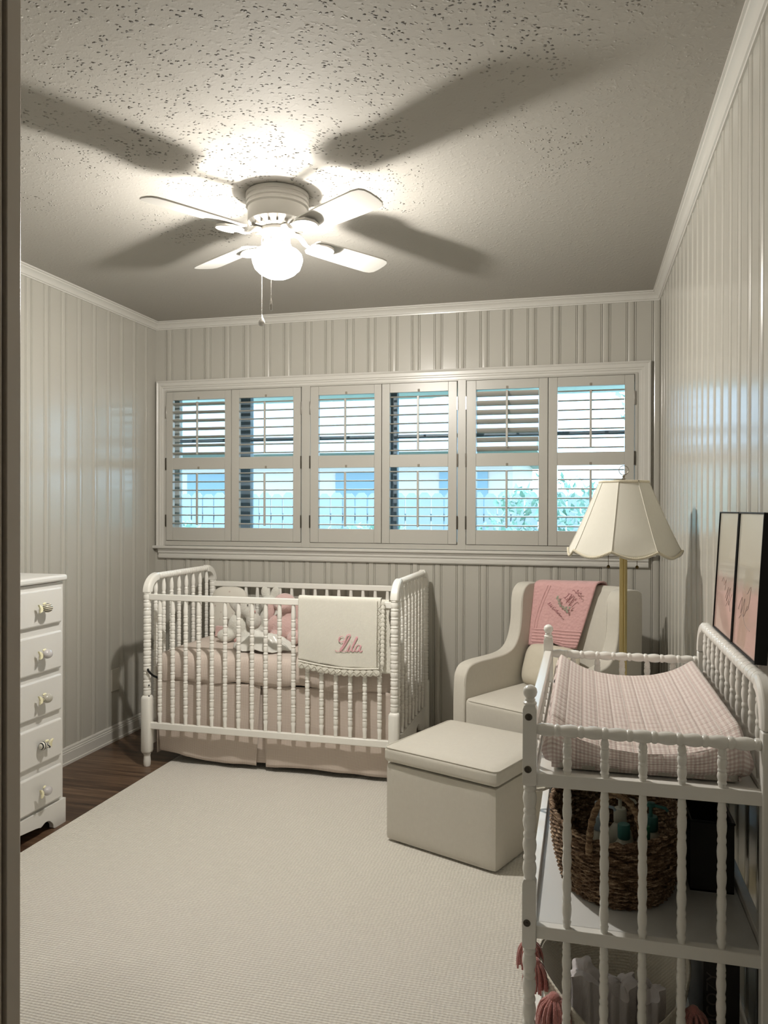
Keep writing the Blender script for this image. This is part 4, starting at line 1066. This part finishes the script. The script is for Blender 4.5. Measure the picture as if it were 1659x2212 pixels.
# ------------------------------------------------------------ baskets and what is in them
def woven_basket():
    t = empty('woven_basket', 'oval brown seagrass basket with arched handle on the middle shelf', 'basket', (2.583, -2.405, .464))
    ra, rb_, hh = .138, .182, .152; rows = 34; seg = 200; vs = []; fs = []; uvs = []
    def pr(k): return .86+.17*math.sin(min(1, k*1.25)*PI/2)-.03*max(0, k-.8)*5*0
    for j in range(rows*2+1):
        k = j/(rows*2); row = j//2
        for i in range(seg):
            a = 2*PI*i/seg; rim = .010*math.cos(2*a+.6)
            bump = (.0022 if j % 2 else -.0015)*(1+.0*i)+.0022*math.sin(a*48+row*PI)+.0012*noise.noise(Vector((a*12, row*1.3, 0)))
            r = pr(k); vs.append(((ra*r+bump)*math.cos(a), (rb_*r+bump)*math.sin(a), .002+(hh+rim*k-.002)*k+.0008*math.sin(a*24+row)))
    for j in range(rows*2):
        for i in range(seg):
            i2 = (i+1)%seg; fs.append((j*seg+i, j*seg+i2, (j+1)*seg+i2, (j+1)*seg+i)); uvs.append([(i/seg,j*.0025),((i+1)/seg,j*.0025),((i+1)/seg,(j+1)*.0025),(i/seg,(j+1)*.0025)])
    fs.append(tuple(reversed(range(seg)))); uvs.append([(vs[i][0], vs[i][1]) for i in reversed(range(seg))])
    MB().add(vs, fs, uvs).build('basket_wall', M['seagrass'], t, ang=80, solid=.006)
    q = rows*2*seg; rim = MB()
    rim.tube([Vector(vs[q+i%seg])+Vector((0,0,.001+.0014*math.sin(i*.9))) for i in range(seg+1)], .0055, 7, caps=False); rim.build('basket_rim', M['seagrass'], t, ang=80)
    for (sy, x0, x1) in ((-1,-.060,.045), (1,-.05,.05)):
        mb = MB(); pts = []
        for k in range(41):
            a = PI*k/40; x = (x0+x1)/2-(x1-x0)/2*1.0*math.cos(a); z = .120+.125*math.sin(a)**.8
            yy = sy*(rb_*1.02+.010-.018*math.sin(a)); yy = yy*math.sqrt(max(.2, 1-(x/ra)**2*.6)); pts.append((x, yy, z))
        mb.tube(pts, [.0068+.0012*math.sin(k*2.4) for k in range(41)], 10); mb.build('handle', M['seagrassl'], t, ang=80)
M['wicker_shaded'] = basket_mat('shaded_dark_wicker', (.02,.011,.006), (.05,.03,.018), (.12,.08,.05)); M['seagrassl'] = basket_mat('seagrass_handle', (.12,.075,.045), (.26,.17,.10), (.46,.34,.21))  # liner basket: dark brown wicker, blackened further to paint in the shelf's shade
woven_basket()
def liner_basket():
    t = empty('liner_basket', 'rectangular brown basket with white cloth liner at the back of the middle shelf', 'basket', (2.60, -1.975, .464))
    mb = MB(); x0, x1, y0, y1, h = -.166, .205, -.150, .115, .148
    for j in range(18):
        z = .004+j*.0082; r = .0040
        mb.tube([(x0,y0,z),(x1,y0,z),(x1,y1,z),(x0,y1,z),(x0,y0,z)], r, 6, caps=False)
    mb.box(x0, x1, y0, y1, 0, .004); mb.build('basket_wall', M['wicker_shaded'], t, ang=60)
    MB().grid(lambda u, v: (x0-.006+(x1-x0+.012)*u, y0-.007-.002*math.sin(u*40), h+.004-.03*v+.004*math.sin(u*23)), 60, 6, .3, .03).build('liner', M['liner'], t, solid=.002, ang=80)
    MB().grid(lambda u, v: (x0-.004+(x1-x0+.008)*u, y0-.006+(y1-y0)*v, h+.010+.010*noise.noise(Vector((u*8,v*8,1)))), 40, 20, .3, .2).build('folded_cloth', M['liner'], t, solid=.003, ang=80)
    MB().tube(smooth_path([(-.166,-.10,.130),(-.205,-.11,.128),(-.232,-.115,.105),(-.228,-.11,.070),(-.200,-.10,.062),(-.166,-.09,.075)], 6), .0052, 8).build('rope_handle', M['rope'], t, ang=80)
liner_basket()
def bottle(x, y, s, body, cap, label, kind):
    t = empty('bottle', label, 'bottle', (x, y, .474), 0, 'bottles in the seagrass basket')
    r = .026*s; h = .115
    MB().lathe([(r*.6,0),(r,.002),(r*1.02,.02),(r,h*.62),(r*.86,h*.78),(r*.55,h*.90),(r*.42,h*.94),(r*.42,h)], 24).build('bottle_body', body, t, ang=50)
    c = MB().lathe([(r*.46,h-.006),(r*.50,h-.004),(r*.50,h+.022),(r*.44,h+.025),(r*.1,h+.025)], 20)
    if kind == 'pump': c.lathe([(.004,h+.022),(.004,h+.045),(.009,h+.046),(.009,h+.054),(.002,h+.055)], 12); c.tube([(0,0,h+.05),(.030,-.01,h+.048),(.034,-.011,h+.042)], .0035, 8)
    c.build('cap', cap, t, ang=50)
bottle(2.545, -2.450, 1.0, M['plastic'], M['bluecap'], 'pump bottle with pale blue top behind the basket handle', 'pump')
bottle(2.596, -2.485, 1.0, M['plastic'], M['teal'], 'bottle with dark teal cap nearest the front rim of the seagrass basket', 'cap')
bottle(2.655, -2.425, 1.2, M['plastic'], M['teal'], 'rounded milk white bottle with teal collar at the right of the seagrass basket', 'pump')
bottle(2.592, -2.395, 1.1, M['plastic'], M['plastic'], 'white spray bottle standing at the middle of the seagrass basket', 'pump')
bottle(2.640, -2.485, .7, M['green'], M['green'], 'small green tube beside the rounded milk white bottle', 'cap')
bn = empty('dark_filler_bin', 'black open bin added to fill a dark area of the middle shelf, between seagrass basket and wall', 'bin', (2.780, -2.28, .464))  # bin added to fill a very dark area beside the basket
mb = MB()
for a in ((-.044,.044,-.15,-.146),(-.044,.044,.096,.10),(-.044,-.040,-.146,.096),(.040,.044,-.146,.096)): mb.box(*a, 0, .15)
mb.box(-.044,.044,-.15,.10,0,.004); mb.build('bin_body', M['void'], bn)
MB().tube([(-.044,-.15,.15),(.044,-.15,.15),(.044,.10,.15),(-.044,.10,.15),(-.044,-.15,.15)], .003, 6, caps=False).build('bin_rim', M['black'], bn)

def rope_basket():
    t = empty('rope_basket', 'cream cotton rope basket with pink tassels on the bottom shelf', 'basket', (2.575, -2.43, .121))
    ra, rb_, hh = .158, .205, .165; rows = 24; seg = 120; vs = []; fs = []; uvs = []
    for j in range(rows*2+1):
        k = j/(rows*2)
        for i in range(seg):
            a = 2*PI*i/seg; r = .80+.22*k**.8; sag = .022*math.sin(a*2+.9)+.012*math.cos(a)
            sag += -.028*math.exp(-((math.sin((a-PI*1.47)/2))**2)/.05)
            b = .0016 if j % 2 else -.0014
            vs.append(((ra*r+b)*math.cos(a), (rb_*r+b)*math.sin(a), .004+k*(hh+sag)))
    for j in range(rows*2):
        for i in range(seg):
            i2 = (i+1)%seg; fs.append((j*seg+i, j*seg+i2, (j+1)*seg+i2, (j+1)*seg+i)); uvs.append([(i/seg,j*.0035),((i+1)/seg,j*.0035),((i+1)/seg,(j+1)*.0035),(i/seg,(j+1)*.0035)])
    fs.append(tuple(reversed(range(seg)))); uvs.append([(vs[i][0], vs[i][1]) for i in reversed(range(seg))])
    MB().add(vs, fs, uvs).build('basket_wall', M['rope'], t, ang=80, solid=.006)
    for ang, z, sc_ in ((228,.165,1.15),(262,.135,0),(190,.205,.9),(206,.195,.85),(330,.150,1.0),(296,.100,1.1)):
        if not sc_: continue
        a = R(ang); x, y = (ra*1.03+.016)*math.cos(a), (rb_*1.03+.016)*math.sin(a); mb = MB()
        mb.ell((x,y,z), (.012*sc_,.012*sc_,.012*sc_), 12, 8)
        for k in range(95):
            b = random.random()*2*PI; rr = .031*sc_*math.sqrt(random.random()); L = (.052+.014*random.random())*sc_
            mb.tube(smooth_path([(x+.003*math.cos(b), y+.003*math.sin(b), z+.006), (x+rr*.75*math.cos(b), y+rr*.75*math.sin(b), z-.010), (x+rr*math.cos(b), y+rr*math.sin(b), z-L*.55), (x+rr*1.05*math.cos(b), y+rr*1.05*math.sin(b), z-L)], 2), .0026*sc_, 5)
        mb.build('tassel', M['tassel'], t, ang=80)
rope_basket()
def cloth_fold(x, y, z, w_, d_, h, rz, label, seed):
    t = empty('muslin_cloth', label, 'cloth', (x, y, z), rz, 'folded cloths in the rope basket'); mb = MB()
    def f(u, v):
        s = u*2*PI; px = w_/2*math.cos(s)*(.9+.1*v); py = d_/2*math.sin(s)*(1-.25*v)
        r = .006*math.sin(u*44+seed)+.004*noise.noise(Vector((u*9,v*3,seed)))
        return (px+r*math.cos(s), py+r*math.sin(s), h*v-.012*v*math.cos(s*2+seed)*1.0)
    mb.grid(f, 90, 12, .4, h)
    def g(u, v):
        s = u*2*PI; p = Vector(f(u, 1)); return p*(1-v*.96)+Vector((0,0,h+.010*math.sin(v*PI)))*(v*.96)
    mb.grid(g, 90, 6, .3, .1); mb.build('cloth_bundle', M['muslin'], t, ang=100)
cloth_fold(2.515, -2.46, .135, .066, .12, .135, R(15), 'white muslin bundle nearest the left rim of the rope basket', 1)
cloth_fold(2.592, -2.45, .135, .060, .13, .118, R(-8), 'white muslin bundle in the middle of the rope basket', 2.4)
cloth_fold(2.654, -2.44, .135, .050, .12, .110, R(4), 'grey white muslin bundle at the right of the rope basket', 4.1)
# black carton at the right of the bottom shelf
def carton():
    t = empty('carton', 'black product carton with faint upright lettering beside the rope basket', 'box', (2.790, -2.33, .121))
    MB().box(-.035, .035, -.16, .16, 0, .24).build('carton_body', M['void'], t, bevel=.001)
    cu = bpy.data.curves.new('lettering', 'FONT'); cu.body = 'MOMCOZY'; cu.size = .034; cu.extrude = .0003
    tmp = bpy.data.objects.new('lettering', cu); COL.objects.link(tmp); dg = bpy.context.evaluated_depsgraph_get()
    me = bpy.data.meshes.new_from_object(tmp.evaluated_get(dg)); bpy.data.objects.remove(tmp)
    me.materials.clear(); me.materials.append(M['ink']); o = bpy.data.objects.new('lettering', me); COL.objects.link(o); o.parent = t
    o.rotation_euler = (PI/2, -PI/2, 0); o.location = (-.006, -.1606, .03)
M['ink'] = NT('grey_print', (.09,.075,.07), .5).m
carton()

# ------------------------------------------------------------ dresser
def dresser():
    y1, y0, xf = -1.463, -2.235, .452
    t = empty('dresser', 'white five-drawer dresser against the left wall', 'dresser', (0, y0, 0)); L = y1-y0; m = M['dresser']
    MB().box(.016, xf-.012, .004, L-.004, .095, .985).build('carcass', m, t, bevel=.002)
    MB().box(xf-.013, xf-.004, 0, L, .095, .985).build('face_frame', m, t, bevel=.001)
    MB().box(.006, xf+.013, -.010, L+.009, .988, 1.014).build('top', m, t, bevel=.009, bseg=4)
    # scalloped plinth
    def arch(L):
        h = [(0,0),(.070,0),(.078,.020),(.100,.040),(.125,.044),(.150,.034),(.180,.040),(L/2-.05,.055),(L/2,.062)]
        lft = h+[(L-a, b) for a, b in reversed(h[:-1])]
        return smooth_path(lft, 3)
    pl = arch(L+.008)+[(L+.008,.100),(0,.100)]
    MB().prism([(a-.004, b) for a, b in pl], xf-.012, xf+.008, 'yz').build('plinth', m, t, fix=True, bevel=.0012)
    MB().box(.02, xf-.014, L-.016, L+.004, 0, .10).build('side_foot', m, t, bevel=.001); MB().box(.02, xf-.014, -.004, .016, 0, .10).build('side_foot', m, t, bevel=.001)
    dz = [(.822,.966),(.639,.790),(.469,.614),(.284,.435),(.110,.251)]
    kn = [(M['zebra'],M['cream'],0),(M['pearl'],M['cream'],0),(M['speckle'],M['cream'],0),(M['zebra2'],M['cream'],PI),(M['pearl'],M['cream'],.2)]
    for (z0, z1), (body, tail, fl) in zip(dz, kn):
        dr = MB().box(xf-.006, xf+.010, .022, L-.022, z0, z1).build('drawer', m, t, bevel=.009, bseg=4)
        for yk in (L-.150, .150):
            zk = (z0+z1)/2
            kb = MB(); kb.lathe([(.004,-.022),(.006,-.012),(.007,0)], 12, (0,0,0), axis='x'); kb.ell((.006,.003,0), (.016,.024,.018), 18, 12)
            o = kb.build('knob', body, dr, ang=60); o.location = (xf+.032, yk, zk); o.rotation_euler = (0, R(-12), fl)
            kb = MB(); kb.prism([(-.016,0),(-.026,.014),(-.038,.018),(-.033,0),(-.038,-.015),(-.026,-.013)], -.004, .004, 'yz'); kb.ell((.0,-.002,.017), (.005,.012,.006), 10, 8)
            kb.build('knob_fin', tail, o, bevel=.002)
dresser()
# blank wall plate by the left back corner
t = empty('wall_plate', 'painted blank outlet plate low on the left wall', 'outlet cover', (0, -.418, .335))
MB().box(-.001, .006, -.038, .038, -.060, .060).build('plate', M['outletm'], t, bevel=.002)
for z in (-.042, .042): MB().lathe([(.0005,.006),(.003,.006),(.003,.0068),(.0005,.007)], 10, (0,0,z), axis='x').build('screw', M['outletm'], t)

# ------------------------------------------------------------ outside the window
def leaf_cloud(n, rx, ry, rz, size, seed):
    rnd = random.Random(seed); mb = MB()
    for _ in range(n):
        while True:
            p = Vector((rnd.uniform(-1,1), rnd.uniform(-1,1), rnd.uniform(-1,1)))
            if .35 < p.length < 1: break
        c = Vector((p.x*rx, p.y*ry, p.z*rz)); e = Matrix.Rotation(rnd.uniform(0,6.3),3,'Z') @ Matrix.Rotation(rnd.uniform(-1.2,1.2),3,'X')
        s_ = size*rnd.uniform(.6,1.3)
        mb.add([c+e@Vector(q) for q in ((-s_*.4,0,0),(0,-s_*.9,.0),(s_*.4,0,0),(0,s_*.9,.02))], [(0,1,2,3)])
    return mb
struct(MB().box(-1.2, 4.2, .161, .95, 2.03, 2.10).build('trim_9', M['sashlight'], bevel=.004))
M['leaf'] = plush('garden_leaf', (.13,.26,.19), (.34,.48,.37)); M['fence'] = paint('weathered_fence_board', (.27,.28,.29), .8, .3)
M['brick'] = paint('pale_brick', (.52,.42,.38), .8, .3); M['roof'] = paint('grey_shingle', (.30,.31,.33), .9, .3); M['ground'] = paint('lawn', (.12,.20,.09), .95, .4)
tag(MB().box(-12, 14, .2, 22, -.5, -.3).build('lawn', M['ground']), 'green back yard lawn seen through the shutters', 'lawn')['kind'] = 'structure'
fe = empty('fence', 'weathered grey board fence beyond the window', 'fence', (1, 4.2, -.3))
for k in range(3): MB().box(-7, 7, .02, .06, .25+k*.6, .33+k*.6).build('fence_rail', M['fence'], fe)
b0 = None
for k in range(90):
    if b0 is None: b0 = MB().prism([(-.065,0),(.065,0),(.065,1.72),(.03,1.76),(-.03,1.76),(-.065,1.72)], -.01, .01, 'xz').build('fence_board', M['fence'], fe, fix=True); b0.location = (-7,0,0)
    else: copy_obj(b0, fe, (-7+k*.145, 0, .01*math.sin(k*3)))
for i, (x, y, rx, rz, z, lab) in enumerate(((-1.6,2.6,.8,.55,1.0,'bushy green shrub outside the leftmost shutters'),(.55,2.9,.9,.5,.95,'bushy green shrub outside the second pair of shutters'),(2.3,2.7,.75,.75,1.15,'tall green shrub outside the fifth shutter'),(3.9,3.0,.8,1.0,1.5,'tall green shrub outside the rightmost shutter'))):
    s = empty('shrub', lab, 'shrub', (x, y, -.3), 0, 'shrubs outside the window')
    o = leaf_cloud(1500, rx, .5, rz, .06, i).build('foliage', M['leaf'], s, smooth=False); o.location = (0,0,z)
    MB().lathe([(.04,0),(.025,z)], 8).build('stem', M['fence'], s)
ho = empty('house', 'pale brick neighbouring house with grey shingle roof beyond the fence', 'house', (-1.8, 8.5, -.3))
MB().box(-4.5, 3.2, 0, 5, 0, 2.55).build('house_wall', M['brick'], ho); MB().prism([(-.5,2.5),(5.5,2.5),(2.5,4.2)], -4.9, 3.6, 'yz').build('roof', M['roof'], ho, fix=True)
for x in (-2.6, .2, 2.0): MB().box(x, x+.8, -.03, .02, 1.1, 2.2).build('house_window', M['sash'], ho)
tr = empty('tree', 'leafy tree rising behind the fence outside the right-hand shutters', 'tree', (4.6, 7.5, -.3))
MB().lathe([(.14,0),(.10,2.4),(.05,3.6)], 10).build('trunk', M['fence'], tr); o = leaf_cloud(2600, 1.7, 1.3, 1.5, .11, 9).build('crown', M['leaf'], tr, smooth=False); o.location = (0,0,3.4)
